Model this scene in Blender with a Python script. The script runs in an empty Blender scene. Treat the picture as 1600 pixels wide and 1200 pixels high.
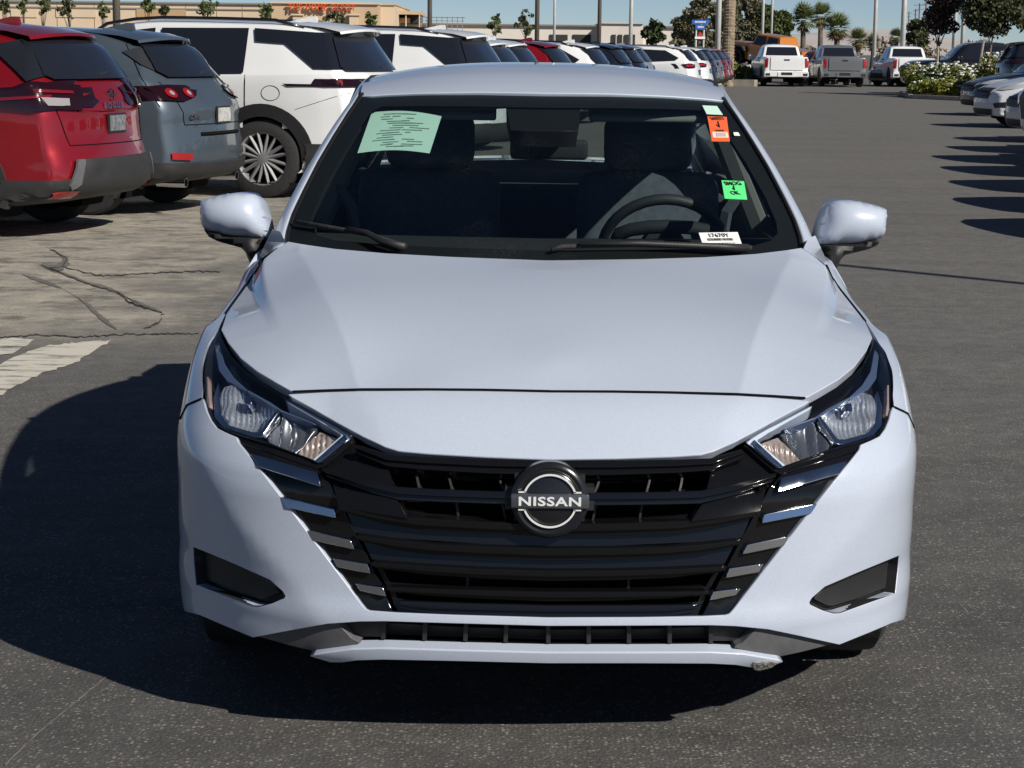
import bpy, bmesh, math, random
import numpy as np
from mathutils import Vector, Matrix
from mathutils.geometry import delaunay_2d_cdt
from mathutils.bvhtree import BVHTree

random.seed(7)
SC = bpy.context.scene
COL = SC.collection

# ---------------------------------------------------------------- camera
CAM_H, FPX = 1.52, 3100.0
PITCH, ROLL = math.atan((600.0-78.0)/FPX), math.radians(0.70)
_F0 = np.array([0, math.cos(PITCH), -math.sin(PITCH)])
_U0 = np.array([0, math.sin(PITCH), math.cos(PITCH)])
_R0 = np.array([1.0, 0, 0])
CF = _F0
CR = math.cos(ROLL)*_R0 + math.sin(ROLL)*_U0
CU = math.cos(ROLL)*_U0 - math.sin(ROLL)*_R0
CPOS = np.array([0, 0, CAM_H])
cam_d = bpy.data.cameras.new('camera'); cam = bpy.data.objects.new('camera', cam_d); COL.objects.link(cam)
cam_d.sensor_fit = 'HORIZONTAL'; cam_d.sensor_width = 36.0; cam_d.lens = FPX/1600*36
cam_d.clip_start = 0.1; cam_d.clip_end = 20000
M = Matrix.Identity(4)
for i in range(3):
    M[i][0] = CR[i]; M[i][1] = CU[i]; M[i][2] = -CF[i]; M[i][3] = CPOS[i]
cam.matrix_world = M
SC.camera = cam

# ---------------------------------------------------------------- sky and sun
SUN_EL, SUN_AZ = math.radians(34.5), math.radians(46.0)     # azimuth: from the camera's side of the car towards the right
sun_dir = Vector((math.sin(SUN_AZ)*math.cos(SUN_EL), -math.cos(SUN_AZ)*math.cos(SUN_EL), math.sin(SUN_EL)))
W = bpy.data.worlds.new('World'); SC.world = W; W.use_nodes = True
wn = W.node_tree.nodes; wl = W.node_tree.links
bg = wn['Background']; bg.inputs['Strength'].default_value = 0.05
sky = wn.new('ShaderNodeTexSky'); sky.sky_type = 'NISHITA'; sky.sun_disc = False
sky.sun_elevation = SUN_EL
sky.sun_rotation = math.atan2(sun_dir.x, sun_dir.y)
sky.air_density = 0.48; sky.dust_density = 0.0; sky.ozone_density = 2.0; sky.altitude = 0
wl.new(sky.outputs[0], bg.inputs[0])
sun_d = bpy.data.lights.new('sun', 'SUN'); sun_d.energy = 4.2; sun_d.angle = math.radians(0.53); sun_d.color = (1.0, 0.94, 0.85)
sun = bpy.data.objects.new('sun', sun_d); COL.objects.link(sun)
sun.rotation_euler = (-sun_dir).to_track_quat('-Z', 'Y').to_euler(); sun.location = (20, -20, 30)
vs = SC.view_settings; vs.view_transform = 'Standard'; vs.look = 'None'; vs.gamma = 1.0; vs.exposure = 0.32
vs.use_curve_mapping = False
SC.cycles.max_bounces = 8; SC.cycles.transparent_max_bounces = 16

# ---------------------------------------------------------------- projection helpers
def project(P):
    d = np.asarray(P, float) - CPOS
    z = d @ CF
    return np.stack([800 + FPX*(d @ CR)/z, 600 - FPX*(d @ CU)/z], -1)
def rays(uv):
    uv = np.asarray(uv, float)
    return CF + CR*((uv[..., 0:1]-800)/FPX) + CU*((600-uv[..., 1:2])/FPX)
def ground(u, v, z=0.0):
    d = rays(np.array([[u, v]]))[0]; t = (z-CAM_H)/d[2]
    return CPOS + d*t
def at(u, v, Y):
    d = rays(np.array([[u, v]]))[0]; t = Y/d[1]
    return CPOS + d*t

# ---------------------------------------------------------------- tagging and objects
def tag(o, label=None, cat=None, group=None, kind=None):
    if label: o['label'] = label
    if cat: o['category'] = cat
    if group: o['group'] = group
    if kind: o['kind'] = kind
    return o
def empty(name, loc=(0, 0, 0), rz=0.0):
    o = bpy.data.objects.new(name, None); COL.objects.link(o); o.location = loc; o.rotation_euler = (0, 0, rz)
    o.empty_display_size = 0.3
    return o
def link_mesh(name, me, parent=None):
    o = bpy.data.objects.new(name, me); COL.objects.link(o)
    if parent is not None: o.parent = parent
    return o
def build(name, verts, faces, m, parent=None, smooth=False, normals=None, fmat=None):
    me = bpy.data.meshes.new(name)
    me.from_pydata([tuple(map(float, v)) for v in verts], [], [tuple(map(int, f)) for f in faces])
    ms = m if isinstance(m, (list, tuple)) else [m]
    for x in ms: me.materials.append(x)
    if fmat is not None: me.polygons.foreach_set('material_index', list(map(int, fmat)))
    if smooth or normals is not None: me.polygons.foreach_set('use_smooth', [True]*len(me.polygons))
    me.update()
    if normals is not None: me.normals_split_custom_set_from_vertices([tuple(map(float, n)) for n in normals])
    elif smooth == 'auto': me.set_sharp_from_angle(angle=math.radians(38))
    return link_mesh(name, me, parent)
def copy_tree(o, parent=None):
    c = o.copy(); COL.objects.link(c)
    if parent is not None: c.parent = parent
    for ch in list(o.children): copy_tree(ch, c)
    return c

class MB:
    """collects simple solids into one mesh"""
    def __init__(s): s.v = []; s.f = []
    def add(s, v, f):
        n = len(s.v); s.v += [tuple(map(float, p)) for p in v]; s.f += [tuple(i+n for i in q) for q in f]; return s
    def box(s, c, d, R=None):
        v = []
        for z in (-.5, .5):
            for x, y in ((-.5, -.5), (.5, -.5), (.5, .5), (-.5, .5)):
                p = Vector((x*d[0], y*d[1], z*d[2]))
                if R is not None: p = R @ p
                v.append(p + Vector(c))
        return s.add(v, [(3, 2, 1, 0), (4, 5, 6, 7), (0, 1, 5, 4), (1, 2, 6, 5), (2, 3, 7, 6), (3, 0, 4, 7)])
    def tube(s, pts, r, n=8, cap=True):
        pts = [Vector(p) for p in pts]; rs = r if isinstance(r, (list, tuple)) else [r]*len(pts)
        v = []; f = []
        up0 = None
        for i, p in enumerate(pts):
            t = (pts[min(i+1, len(pts)-1)] - pts[max(i-1, 0)]).normalized()
            if up0 is None:
                a = Vector((0, 0, 1)) if abs(t.z) < .9 else Vector((1, 0, 0))
                up0 = t.cross(a).normalized()
            e1 = (up0 - t*up0.dot(t)).normalized(); e2 = t.cross(e1); up0 = e1
            for k in range(n):
                a = 2*math.pi*k/n
                v.append(p + (e1*math.cos(a)+e2*math.sin(a))*rs[i])
        for i in range(len(pts)-1):
            for k in range(n):
                f.append((i*n+k, i*n+(k+1) % n, (i+1)*n+(k+1) % n, (i+1)*n+k))
        if cap: f.append(tuple(range(n-1, -1, -1))); f.append(tuple((len(pts)-1)*n+k for k in range(n)))
        return s.add(v, f)
    def lathe(s, prof, n=32, axis='x', c=(0, 0, 0)):
        """prof: (axial, radius) list"""
        v = []; f = []
        for (h, r) in prof:
            for k in range(n):
                a = 2*math.pi*k/n; ca, sa = r*math.cos(a), r*math.sin(a)
                p = {'x': (h, ca, sa), 'y': (ca, h, sa), 'z': (ca, sa, h)}[axis]
                v.append((p[0]+c[0], p[1]+c[1], p[2]+c[2]))
        for i in range(len(prof)-1):
            for k in range(n):
                f.append((i*n+k, i*n+(k+1) % n, (i+1)*n+(k+1) % n, (i+1)*n+k))
        return s.add(v, f)
    def prism(s, poly, a0, a1, axis='y'):
        """extrude a 2D polygon; axis y: poly=(x,z); x: (y,z); z: (x,y)"""
        n = len(poly); v = []
        for a in (a0, a1):
            for p in poly:
                v.append({'y': (p[0], a, p[1]), 'x': (a, p[0], p[1]), 'z': (p[0], p[1], a)}[axis])
        return s.add(v, [tuple(range(n-1, -1, -1)), tuple(range(n, 2*n))] + [(i, (i+1) % n, n+(i+1) % n, n+i) for i in range(n)])
    def build(s, name, m, parent=None, smooth=False):
        return build(name, s.v, s.f, m, parent, smooth)

# ---------------------------------------------------------------- materials
MATS = {}
def mat(name, col, rough=.5, metal=0.0, coat=0.0, crough=.03, spec=.5, var=0.0, vscale=8.0, bump=0.0, bscale=60.0, emit=None, sheen=0.0):
    if name in MATS: return MATS[name]
    m = bpy.data.materials.new(name); m.use_nodes = True; nt = m.node_tree; b = nt.nodes['Principled BSDF']
    b.inputs['Base Color'].default_value = (*col, 1); b.inputs['Roughness'].default_value = rough
    b.inputs['Metallic'].default_value = metal; b.inputs['Coat Weight'].default_value = coat; b.inputs['Coat Roughness'].default_value = crough
    b.inputs['Specular IOR Level'].default_value = spec
    if emit: b.inputs['Emission Color'].default_value = (*col, 1); b.inputs['Emission Strength'].default_value = emit
    if var or bump:
        tc = nt.nodes.new('ShaderNodeTexCoord')
    if var:
        nz = nt.nodes.new('ShaderNodeTexNoise'); nz.inputs['Scale'].default_value = vscale; nz.inputs['Detail'].default_value = 5
        nt.links.new(tc.outputs['Object'], nz.inputs['Vector'])
        mr = nt.nodes.new('ShaderNodeMapRange'); mr.inputs[1].default_value = .3; mr.inputs[2].default_value = .7
        mr.inputs[3].default_value = 1-var; mr.inputs[4].default_value = 1+var
        nt.links.new(nz.outputs[0], mr.inputs[0])
        hs = nt.nodes.new('ShaderNodeHueSaturation'); hs.inputs['Color'].default_value = (*col, 1)
        nt.links.new(mr.outputs[0], hs.inputs['Value']); nt.links.new(hs.outputs[0], b.inputs['Base Color'])
    if bump:
        n2 = nt.nodes.new('ShaderNodeTexNoise'); n2.inputs['Scale'].default_value = bscale; n2.inputs['Detail'].default_value = 3
        nt.links.new(tc.outputs['Object'], n2.inputs['Vector'])
        bp = nt.nodes.new('ShaderNodeBump'); bp.inputs['Strength'].default_value = bump; bp.inputs['Distance'].default_value = .01
        nt.links.new(n2.outputs[0], bp.inputs['Height']); nt.links.new(bp.outputs[0], b.inputs['Normal'])
    MATS[name] = m
    return m
def glass(name, tint=(.8, .85, .85), ior=1.5, dirt=0.0):
    """thin sheet: tinted transmission plus a Fresnel reflection"""
    if name in MATS: return MATS[name]
    m = bpy.data.materials.new(name); m.use_nodes = True; nt = m.node_tree; nt.nodes.remove(nt.nodes['Principled BSDF'])
    out = nt.nodes['Material Output']
    tr = nt.nodes.new('ShaderNodeBsdfTransparent'); tr.inputs[0].default_value = (*tint, 1)
    gl = nt.nodes.new('ShaderNodeBsdfGlossy'); gl.inputs['Roughness'].default_value = .01
    lw = nt.nodes.new('ShaderNodeLayerWeight'); lw.inputs[0].default_value = .5        # same reflection from both sides of the thin pane
    pw = nt.nodes.new('ShaderNodeMath'); pw.operation = 'POWER'; pw.inputs[1].default_value = 5.0; nt.links.new(lw.outputs['Facing'], pw.inputs[0])
    fr = nt.nodes.new('ShaderNodeMath'); fr.operation = 'MULTIPLY_ADD'; f0 = ((ior-1)/(ior+1))**2; fr.inputs[1].default_value = 1-f0; fr.inputs[2].default_value = f0*1.6; nt.links.new(pw.outputs[0], fr.inputs[0])
    mx = nt.nodes.new('ShaderNodeMixShader')
    nt.links.new(fr.outputs[0], mx.inputs[0]); nt.links.new(tr.outputs[0], mx.inputs[1]); nt.links.new(gl.outputs[0], mx.inputs[2])
    last = mx
    if dirt:
        df = nt.nodes.new('ShaderNodeBsdfDiffuse'); df.inputs[0].default_value = (.6, .62, .65, 1)
        tc = nt.nodes.new('ShaderNodeTexCoord'); nz = nt.nodes.new('ShaderNodeTexNoise'); nz.inputs['Scale'].default_value = 260; nz.inputs['Detail'].default_value = 2
        nz2 = nt.nodes.new('ShaderNodeTexNoise'); nz2.inputs['Scale'].default_value = 3
        nt.links.new(tc.outputs['Object'], nz.inputs['Vector']); nt.links.new(tc.outputs['Object'], nz2.inputs['Vector'])
        mm = nt.nodes.new('ShaderNodeMath'); mm.operation = 'MULTIPLY'
        nt.links.new(nz.outputs[0], mm.inputs[0]); nt.links.new(nz2.outputs[0], mm.inputs[1])
        mr = nt.nodes.new('ShaderNodeMapRange'); mr.inputs[1].default_value = .33; mr.inputs[2].default_value = .5; mr.inputs[3].default_value = 0.0; mr.inputs[4].default_value = dirt
        nt.links.new(mm.outputs[0], mr.inputs[0])
        m2 = nt.nodes.new('ShaderNodeMixShader'); nt.links.new(mr.outputs[0], m2.inputs[0]); nt.links.new(mx.outputs[0], m2.inputs[1]); nt.links.new(df.outputs[0], m2.inputs[2])
        last = m2
    nt.links.new(last.outputs[0], out.inputs[0])
    MATS[name] = m
    return m
def paint(name, col, rough=.35, metal=0.0, flake=.06, coat=1.0, spec=.5):
    if name in MATS: return MATS[name]
    m = mat(name, col, rough, metal, coat, .03, spec)
    nt = m.node_tree; b = nt.nodes['Principled BSDF']
    tc = nt.nodes.new('ShaderNodeTexCoord')
    nz = nt.nodes.new('ShaderNodeTexNoise'); nz.inputs['Scale'].default_value = 420; nz.inputs['Detail'].default_value = 1
    nt.links.new(tc.outputs['Object'], nz.inputs['Vector'])
    n3 = nt.nodes.new('ShaderNodeTexNoise'); n3.inputs['Scale'].default_value = 2.5; n3.inputs['Detail'].default_value = 4
    nt.links.new(tc.outputs['Object'], n3.inputs['Vector'])
    ad = nt.nodes.new('ShaderNodeMath'); ad.operation = 'MULTIPLY_ADD'; ad.inputs[1].default_value = .25
    nt.links.new(n3.outputs[0], ad.inputs[0]); nt.links.new(nz.outputs[0], ad.inputs[2])
    mr = nt.nodes.new('ShaderNodeMapRange'); mr.inputs[1].default_value = .35; mr.inputs[2].default_value = .9; mr.inputs[3].default_value = 1-flake; mr.inputs[4].default_value = 1+flake
    nt.links.new(ad.outputs[0], mr.inputs[0])
    hs = nt.nodes.new('ShaderNodeHueSaturation'); hs.inputs['Color'].default_value = (*col, 1)
    nt.links.new(mr.outputs[0], hs.inputs['Value']); nt.links.new(hs.outputs[0], b.inputs['Base Color'])
    return m

WHITE = paint('white_pearl_paint', (.465, .517, .615), .38, 0.0, .085)
GLOSS = mat('gloss_black_trim', (.006, .006, .007), .10, 0, 0.0, .02, .42, var=.2, vscale=300)
BLACK = mat('black_plastic', (.018, .018, .019), .5, bump=.15, bscale=400)
VOID = mat('dark_cavity', (.006, .006, .007), .9, spec=.1)
GREYP = mat('grey_plastic', (.10, .10, .105), .55, bump=.2, bscale=500, var=.08, vscale=40)
CHROME = mat('satin_chrome', (.62, .63, .66), .12, 1.0)
MIRRORM = mat('bright_reflector', (.88, .89, .92), .06, 1.0)
REFL = mat('lamp_reflector', (.82, .84, .88), .24, .82)
RUBBER = mat('tyre_rubber', (.022, .022, .023), .8, var=.2, vscale=30, bump=.3, bscale=80)
ALLOY = mat('alloy_wheel', (.55, .55, .57), .3, .9)
DKALLOY = mat('dark_alloy', (.06, .06, .065), .35, .8)
CLOTH = mat('charcoal_cloth', (.10, .11, .135), .95, var=.15, vscale=50, spec=.2)
DASH = mat('dark_dash_vinyl', (.02, .021, .024), .75, bump=.3, bscale=300, spec=.3)
HEADL = mat('grey_headliner', (.16, .16, .155), .95, spec=.1)
CLEAR = glass('clear_lens', (.93, .95, .97), 1.5)
WSG = glass('windshield_glass', (.80, .88, .86), 1.42, dirt=.04)
SIDEG = glass('side_glass', (.55, .62, .60), 1.45)
TINT = mat('tinted_window', (.012, .014, .02), .04, 0, .6, .0)
AMBER = mat('amber_lens', (.58, .46, .39), .22, .5, .8)
REDL = mat('red_tail_lens', (.32, .01, .015), .12, 0, 1.0)
DREDL = mat('dark_red_lens', (.014, .002, .003), .1, 0, .8)
LWHITE = mat('white_print', (.82, .84, .85), .4)
# ================================================================ the white sedan
CX0, CY0 = 0.083, 4.12
CARO = np.array([CX0, CY0, 0.0])
car = empty('parked_car', (CX0, CY0, 0))
tag(car, 'white four-door sedan with black grille facing the camera, nearest of all the cars', 'car')

def pchip(x, xs, ys):
    """monotone cubic interpolation with linear extension"""
    xs = np.asarray(xs, float); ys = np.asarray(ys, float); h = np.diff(xs); d = np.diff(ys)/h
    m = np.empty_like(ys); m[0] = d[0]; m[-1] = d[-1]
    for i in range(1, len(xs)-1):
        if d[i-1]*d[i] <= 0: m[i] = 0
        else:
            w1 = 2*h[i]+h[i-1]; w2 = h[i]+2*h[i-1]; m[i] = (w1+w2)/(w1/d[i-1]+w2/d[i])
    x = np.asarray(x, float); xc = np.clip(x, xs[0], xs[-1])
    k = np.clip(np.searchsorted(xs, xc)-1, 0, len(xs)-2); t = (xc-xs[k])/h[k]
    r = (2*t**3-3*t**2+1)*ys[k]+(t**3-2*t**2+t)*h[k]*m[k]+(-2*t**3+3*t**2)*ys[k+1]+(t**3-t**2)*h[k]*m[k+1]
    return r + np.where(x < xs[0], (x-xs[0])*m[0], 0) + np.where(x > xs[-1], (x-xs[-1])*m[-1], 0)
_tabs = {}
_pchip0 = pchip
def pchip(x, xs, ys):
    """table-driven version of the above"""
    k = (id(xs), id(ys)) if isinstance(xs, list) else None
    if k is None or k not in _tabs:
        lo, hi = float(xs[0]), float(xs[-1]); d = (hi-lo)*.3; g = np.linspace(lo-d, hi+d, 6000); t = (g, _pchip0(g, xs, ys), xs, ys)
        if k is None: return np.interp(x, t[0], t[1])
        _tabs[k] = t
    t = _tabs[k]; return np.interp(x, t[0], t[1])
def softplus(x, w): return np.where(x > 20*w, x, w*np.log1p(np.exp(np.clip(x/w, -50, 20))))

class Surf:
    def __init__(s, fn, ra, rb): s.fn, s.ra, s.rb = fn, ra, rb; s.grid = None
    def P(s, ab): ab = np.asarray(ab, float); return s.fn(ab[..., 0], ab[..., 1])
    def N(s, ab, off=None):
        ab = np.asarray(ab, float); e = 1e-3
        f = (lambda q: s.Q(q, off)) if off is not None else s.P
        da = f(ab+[e, 0])-f(ab-[e, 0]); db = f(ab+[0, e])-f(ab-[0, e])
        n = np.cross(da, db); n /= np.linalg.norm(n, axis=-1, keepdims=True)+1e-12
        toc = CPOS-CARO-s.P(ab); sg = np.sign((n*toc).sum(-1, keepdims=True))
        if s.flipfix is None: return n*sg
        return n*s.flipfix
    flipfix = None
    def Q(s, ab, off):
        p = s.P(ab)
        o = off(ab) if callable(off) else off
        if np.isscalar(o) and o == 0: return p
        return p + s.N(ab)*np.reshape(o, (-1, 1) if np.ndim(o) else ())
    def solve(s, uv):
        uv = np.asarray(uv, float)
        if s.grid is None:
            A, B = np.meshgrid(np.linspace(*s.ra, 90), np.linspace(*s.rb, 90)); g = np.stack([A.ravel(), B.ravel()], -1)
            s.grid = (g, project(s.P(g)+CARO))
        g, gu = s.grid
        ab = np.array([g[np.argmin(((gu-p)**2).sum(-1))] for p in uv])
        for _ in range(30):
            e = 1e-4; r = project(s.P(ab)+CARO)-uv
            if np.abs(r).max() < .02: break
            ja = (project(s.P(ab+[e, 0])+CARO)-project(s.P(ab-[e, 0])+CARO))/(2*e)
            jb = (project(s.P(ab+[0, e])+CARO)-project(s.P(ab-[0, e])+CARO))/(2*e)
            det = ja[:, 0]*jb[:, 1]-ja[:, 1]*jb[:, 0]; det = np.where(abs(det) < 1e-6, 1e-6, det)
            st = np.stack([(r[:, 0]*jb[:, 1]-r[:, 1]*jb[:, 0])/det, (ja[:, 0]*r[:, 1]-ja[:, 1]*r[:, 0])/det], -1)
            ln = np.linalg.norm(st, axis=-1, keepdims=True); st *= np.minimum(1, .05/(ln+1e-9))
            ab = ab-st
        return ab

# ---- front fascia: s = arc length along the plan curve from the centre, z = height
_n, _A, _Wd = 2.5, .52, .874
_th = np.linspace(0, math.pi/2, 4000)
_xx = _Wd*np.sin(_th)**(2/_n); _yy = _A*(1-np.cos(_th)**(2/_n))
_sd = np.concatenate([[0], np.cumsum(np.hypot(np.diff(_xx), np.diff(_yy)))])
_sS = np.linspace(0, _sd[-1], 160); _xS = np.interp(_sS, _sd, _xx); _yS = np.interp(_sS, _sd, _yy)
def plan(s):
    a = np.abs(s); return np.sign(s)*np.interp(a, _sd, _xx), np.interp(a, _sd, _yy)+np.clip(a-_sd[-1], 0, 9)
PZ = [.16, .21, .25, .30, .36, .45, .55, .60, .645, .70, .758, .80, .83, .87, .92]
PY = [.06, .008, -.004, -.012, -.002, .0, .0, .008, .035, .092, .17, .268, .365, .52, .72]
WZ = [.16, .22, .30, .40, .52, .62, .70, .80, .90]
WV = [.99, 1.002, 1.010, 1.008, 1.0, .999, .992, .985, .96]
fac = dict(on=False)
def front_fn(s, z):
    x, y = plan(s)
    y = y+pchip(z, PZ, PY); x = x*pchip(z, WZ, WV)
    if fac['on']:
        d = np.abs(s)-np.interp(z, fac['z'], fac['s'])
        k = np.interp(z, [.20, .27, .36, .55, .70], [0.10, .16, .20, .13, 0.0])
        y = y+k*softplus(d, .012)
        dn = np.abs(s)-np.interp(z, fac['nz'], fac['ns'])
        kn = np.interp(z, [.60, .66, .80], [0, .16, .16])*(np.abs(s) < .62)
        y = y+kn*softplus(dn, .006)*np.clip((.62-np.abs(s))/.12, 0, 1)
    return np.stack([x, y, z+0*x], -1)
FRONT = Surf(front_fn, (0, 1.15), (.15, .9)); FRONT.flipfix = 1
_fc = FRONT.solve([(1398, 690), (1396, 735), (1372, 790), (1312, 860), (1268, 908), (1225, 960), (1200, 1000)])
_nc = FRONT.solve([(1155, 619), (1138, 650), (1121, 688)])
fac.update(on=True, z=_fc[::-1, 1], s=_fc[::-1, 0], nz=_nc[::-1, 1], ns=_nc[::-1, 0]); FRONT.grid = None

def densify(poly, step):
    out = []
    for i in range(len(poly)-1):
        p, q = np.array(poly[i]), np.array(poly[i+1]); n = max(1, int(np.ceil(np.linalg.norm(q-p)/step)))
        out += [tuple(p+(q-p)*k/n) for k in range(n)]
    return out+[tuple(poly[-1])]
def smooth_px(pts, keep=()):
    """Catmull-Rom through a pixel list"""
    P = [np.array(p, float) for p in pts]; out = []
    for i in range(len(P)-1):
        p0, p1, p2, p3 = P[max(i-1, 0)], P[i], P[i+1], P[min(i+2, len(P)-1)]
        for k in range(6):
            t = k/6; out.append(tuple(.5*((2*p1)+(-p0+p2)*t+(2*p0-5*p1+4*p2-p3)*t*t+(-p0+3*p1-3*p2+p3)*t**3)))
    return out+[tuple(P[-1])]
def to_ab(poly, surf, step=7):
    """poly: list of pixels, or ('p', a, b) for surface coordinates; returns closed param polygon"""
    runs = []; out = []
    L = list(poly)+[poly[0]]
    px = [q for q in L if q[0] != 'p']
    ab = {}
    if px:
        sol = surf.solve(px)
        for q, r in zip(px, sol): ab[q] = r
    for i in range(len(L)-1):
        a, b = L[i], L[i+1]
        if a[0] != 'p' and b[0] != 'p':
            seg = densify([a, b], step)[:-1]
            out += [tuple(r) for r in surf.solve(seg)]
        else:
            A = np.array(a[1:]) if a[0] == 'p' else ab[a]; B = np.array(b[1:]) if b[0] == 'p' else ab[b]
            out += densify([tuple(A), tuple(B)], .03)[:-1]
    return out
def whole(ab):
    """right half listed from the centre to the centre -> full symmetric polygon"""
    ab = [tuple(p) for p in ab]
    return ab
def inside(pts, poly):
    pts = np.asarray(pts); poly = np.asarray(poly); x, y = pts[:, 0], pts[:, 1]; r = np.zeros(len(pts), bool); j = len(poly)-1
    for i in range(len(poly)):
        xi, yi = poly[i]; xj, yj = poly[j]
        c = ((yi > y) != (yj > y)) & (x < (xj-xi)*(y-yi)/((yj-yi) if yj != yi else 1e-12)+xi); r ^= c; j = i
    return r
def dist_poly(pts, poly):
    pts = np.asarray(pts); poly = np.asarray(poly); d = np.full(len(pts), 1e9)
    for i in range(len(poly)):
        a, b = poly[i-1], poly[i]; ab = b-a; t = np.clip(((pts-a)@ab)/(ab@ab+1e-15), 0, 1)
        d = np.minimum(d, np.linalg.norm(pts-a-t[:, None]*ab, axis=1))
    return d
def triangulate(outer, holes, sp, lines=()):
    outer = np.asarray(outer); lo, hi = outer.min(0), outer.max(0)
    gx = np.arange(lo[0]+sp/2, hi[0], sp); gy = np.arange(lo[1]+sp/2, hi[1], sp)
    pts = np.zeros((0, 2))
    if len(gx) and len(gy):
        A, B = np.meshgrid(gx, gy); A = A+((np.arange(len(gy)) % 2)*sp*.5)[:, None]; pts = np.stack([A.ravel(), B.ravel()], -1)
        ok = inside(pts, outer) & (dist_poly(pts, outer) > .45*sp)
        for h in holes: ok &= ~inside(pts, h) & (dist_poly(pts, h) > .45*sp)
        for ln in lines:
            q = np.array(densify(list(map(tuple, ln)), sp*.3)); ok &= (np.linalg.norm(pts[:, None]-q[None], axis=-1).min(1) > .35*sp)
        pts = pts[ok]
    V = [tuple(p) for p in outer]; E = [(i, (i+1) % len(outer)) for i in range(len(outer))]
    for h in holes:
        n = len(V); V += [tuple(p) for p in h]; E += [(n+i, n+(i+1) % len(h)) for i in range(len(h))]
    for ln in lines:
        q = np.array(densify(list(map(tuple, ln)), sp*.8)); k = inside(q, outer) & (dist_poly(q, outer) > .25*sp); q = q[k]; n = len(V)
        V += [tuple(p) for p in q]; E += [(n+i, n+i+1) for i in range(len(q)-1)]
    V += [tuple(p) for p in pts]
    r = delaunay_2d_cdt([Vector(p) for p in V], E, [], 0, 1e-7)
    v2 = np.array([tuple(p) for p in r[0]]); F = [f for f in r[2] if len(f) == 3]
    cen = np.array([v2[list(f)].mean(0) for f in F]); ok = inside(cen, outer)
    for h in holes: ok &= ~inside(cen, h)
    return v2, [F[i] for i in range(len(F)) if ok[i]]
def skin(surf, v2, F, off, thick, roll):
    """3D mesh of a triangulated patch with a rolled rim"""
    Q = surf.Q(v2, off); N = surf.N(v2, off if callable(off) else None)
    F = [tuple(f) for f in F]
    f0 = np.array(F); c = np.cross(Q[f0[:, 1]]-Q[f0[:, 0]], Q[f0[:, 2]]-Q[f0[:, 0]]); sg = (c*(N[f0].mean(1))).sum(1)
    F = [f if sg[i] > 0 else f[::-1] for i, f in enumerate(F)]
    verts = list(Q); norms = list(N); faces = list(F); Nb = surf.N(v2) if callable(off) else N
    if thick > 0:
        half = {}
        for f in F:
            for a, b in ((f[0], f[1]), (f[1], f[2]), (f[2], f[0])): half[(a, b)] = 1
        bnd = [(a, b) for (a, b) in half if (b, a) not in half]
        acc = {}
        for a, b in bnd:
            t = Q[b]-Q[a]; t = t-Nb[a]*(t@Nb[a]); o = np.cross(t, Nb[a]); l = np.linalg.norm(o)
            if l < 1e-12: continue
            o = o/l
            acc[a] = acc.get(a, 0)+o; acc[b] = acc.get(b, 0)+o
        idx = {}
        for k, o in acc.items():
            o = o/(np.linalg.norm(o)+1e-9); n = Nb[k]; i1 = len(verts)
            verts += [Q[k]+o*roll*.3-n*roll*.3*.5, Q[k]+o*roll*.5-n*roll, Q[k]+o*roll*.5-n*(roll+thick)]
            m1 = (o*.7+n*.7); norms += [m1, o, o]
            idx[k] = i1
        for a, b in bnd:
            if a in idx and b in idx:
                i, j = idx[a], idx[b]
                faces += [(b, a, i, j), (j, i, i+1, j+1), (j+1, i+1, i+2, j+2)]
    return np.array(verts), faces, np.array(norms)
def mirrored(v, f, n):
    m = np.array([-1, 1, 1]); return v*m, [tuple(q[::-1]) for q in f], n*m
def panel(name, poly, surf, m, parent=None, off=0.0, thick=.012, roll=.003, sp=.03, holes=(), mode='right', step=7, label=None, lines=()):
    """mode right: as traced; left: mirrored copy; pair: two objects; whole: both halves as one mesh"""
    ab = to_ab(poly, surf, step) if not isinstance(poly, np.ndarray) else [tuple(p) for p in poly]
    hs = [np.array(to_ab(h, surf, step)) if not isinstance(h, np.ndarray) else h for h in holes]
    res = []
    if mode == 'whole':
        r = [p for p in ab]
        # drop points lying on the centre line except the ends
        top = [p for p in r]
        cl = [i for i, p in enumerate(top) if abs(p[0]) < .016]
        i0, i1 = 0, max(cl) if cl else len(top)-1
        # rotate: polygon starts at centre (index 0) and its last traced centre point is the final one on the line
        keep = [p for i, p in enumerate(top) if abs(p[0]) >= .016]
        a0 = (0.0, top[0][1]); cb = [p for p in top[1:] if abs(p[0]) < .016]
        far = max(cb, key=lambda p: abs(p[1]-a0[1]))
        half = [a0]+keep+[(0.0, far[1])]
        full = half+[(-p[0], p[1]) for p in half[-2:0:-1]]
        hh = []
        for h in hs:
            if (np.abs(h[:, 0]) < .016).any():
                k2 = [tuple(p) for p in h if abs(p[0]) >= .016]; c0 = (0.0, h[0][1]); cc = [p for p in h[1:] if abs(p[0]) < .016]
                fr = max(cc, key=lambda p: abs(p[1]-c0[1])); hf = [c0]+k2+[(0.0, fr[1])]
                hh.append(np.array(hf+[(-p[0], p[1]) for p in hf[-2:0:-1]]))
            else: hh += [h, h*np.array([-1, 1])]
        v2, F = triangulate(full, hh, sp, [np.array(q) for q in lines]+[np.array(q)*[-1, 1] for q in lines])
        v, f, n = skin(surf, v2, F, off, thick, roll)
        o = build(name, v, f, m, parent, normals=n); res.append(o)
    else:
        v2, F = triangulate(ab, hs, sp); v, f, n = skin(surf, v2, F, off, thick, roll)
        if mode in ('right', 'pair'): res.append(build(name, v, f, m, parent, normals=n))
        if mode in ('left', 'pair'):
            v, f, n = mirrored(v, f, n); res.append(build(name, v, f, m, parent, normals=n))
    if label:
        for o in res: o['label'] = label
    return res if len(res) > 1 else res[0]

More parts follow.
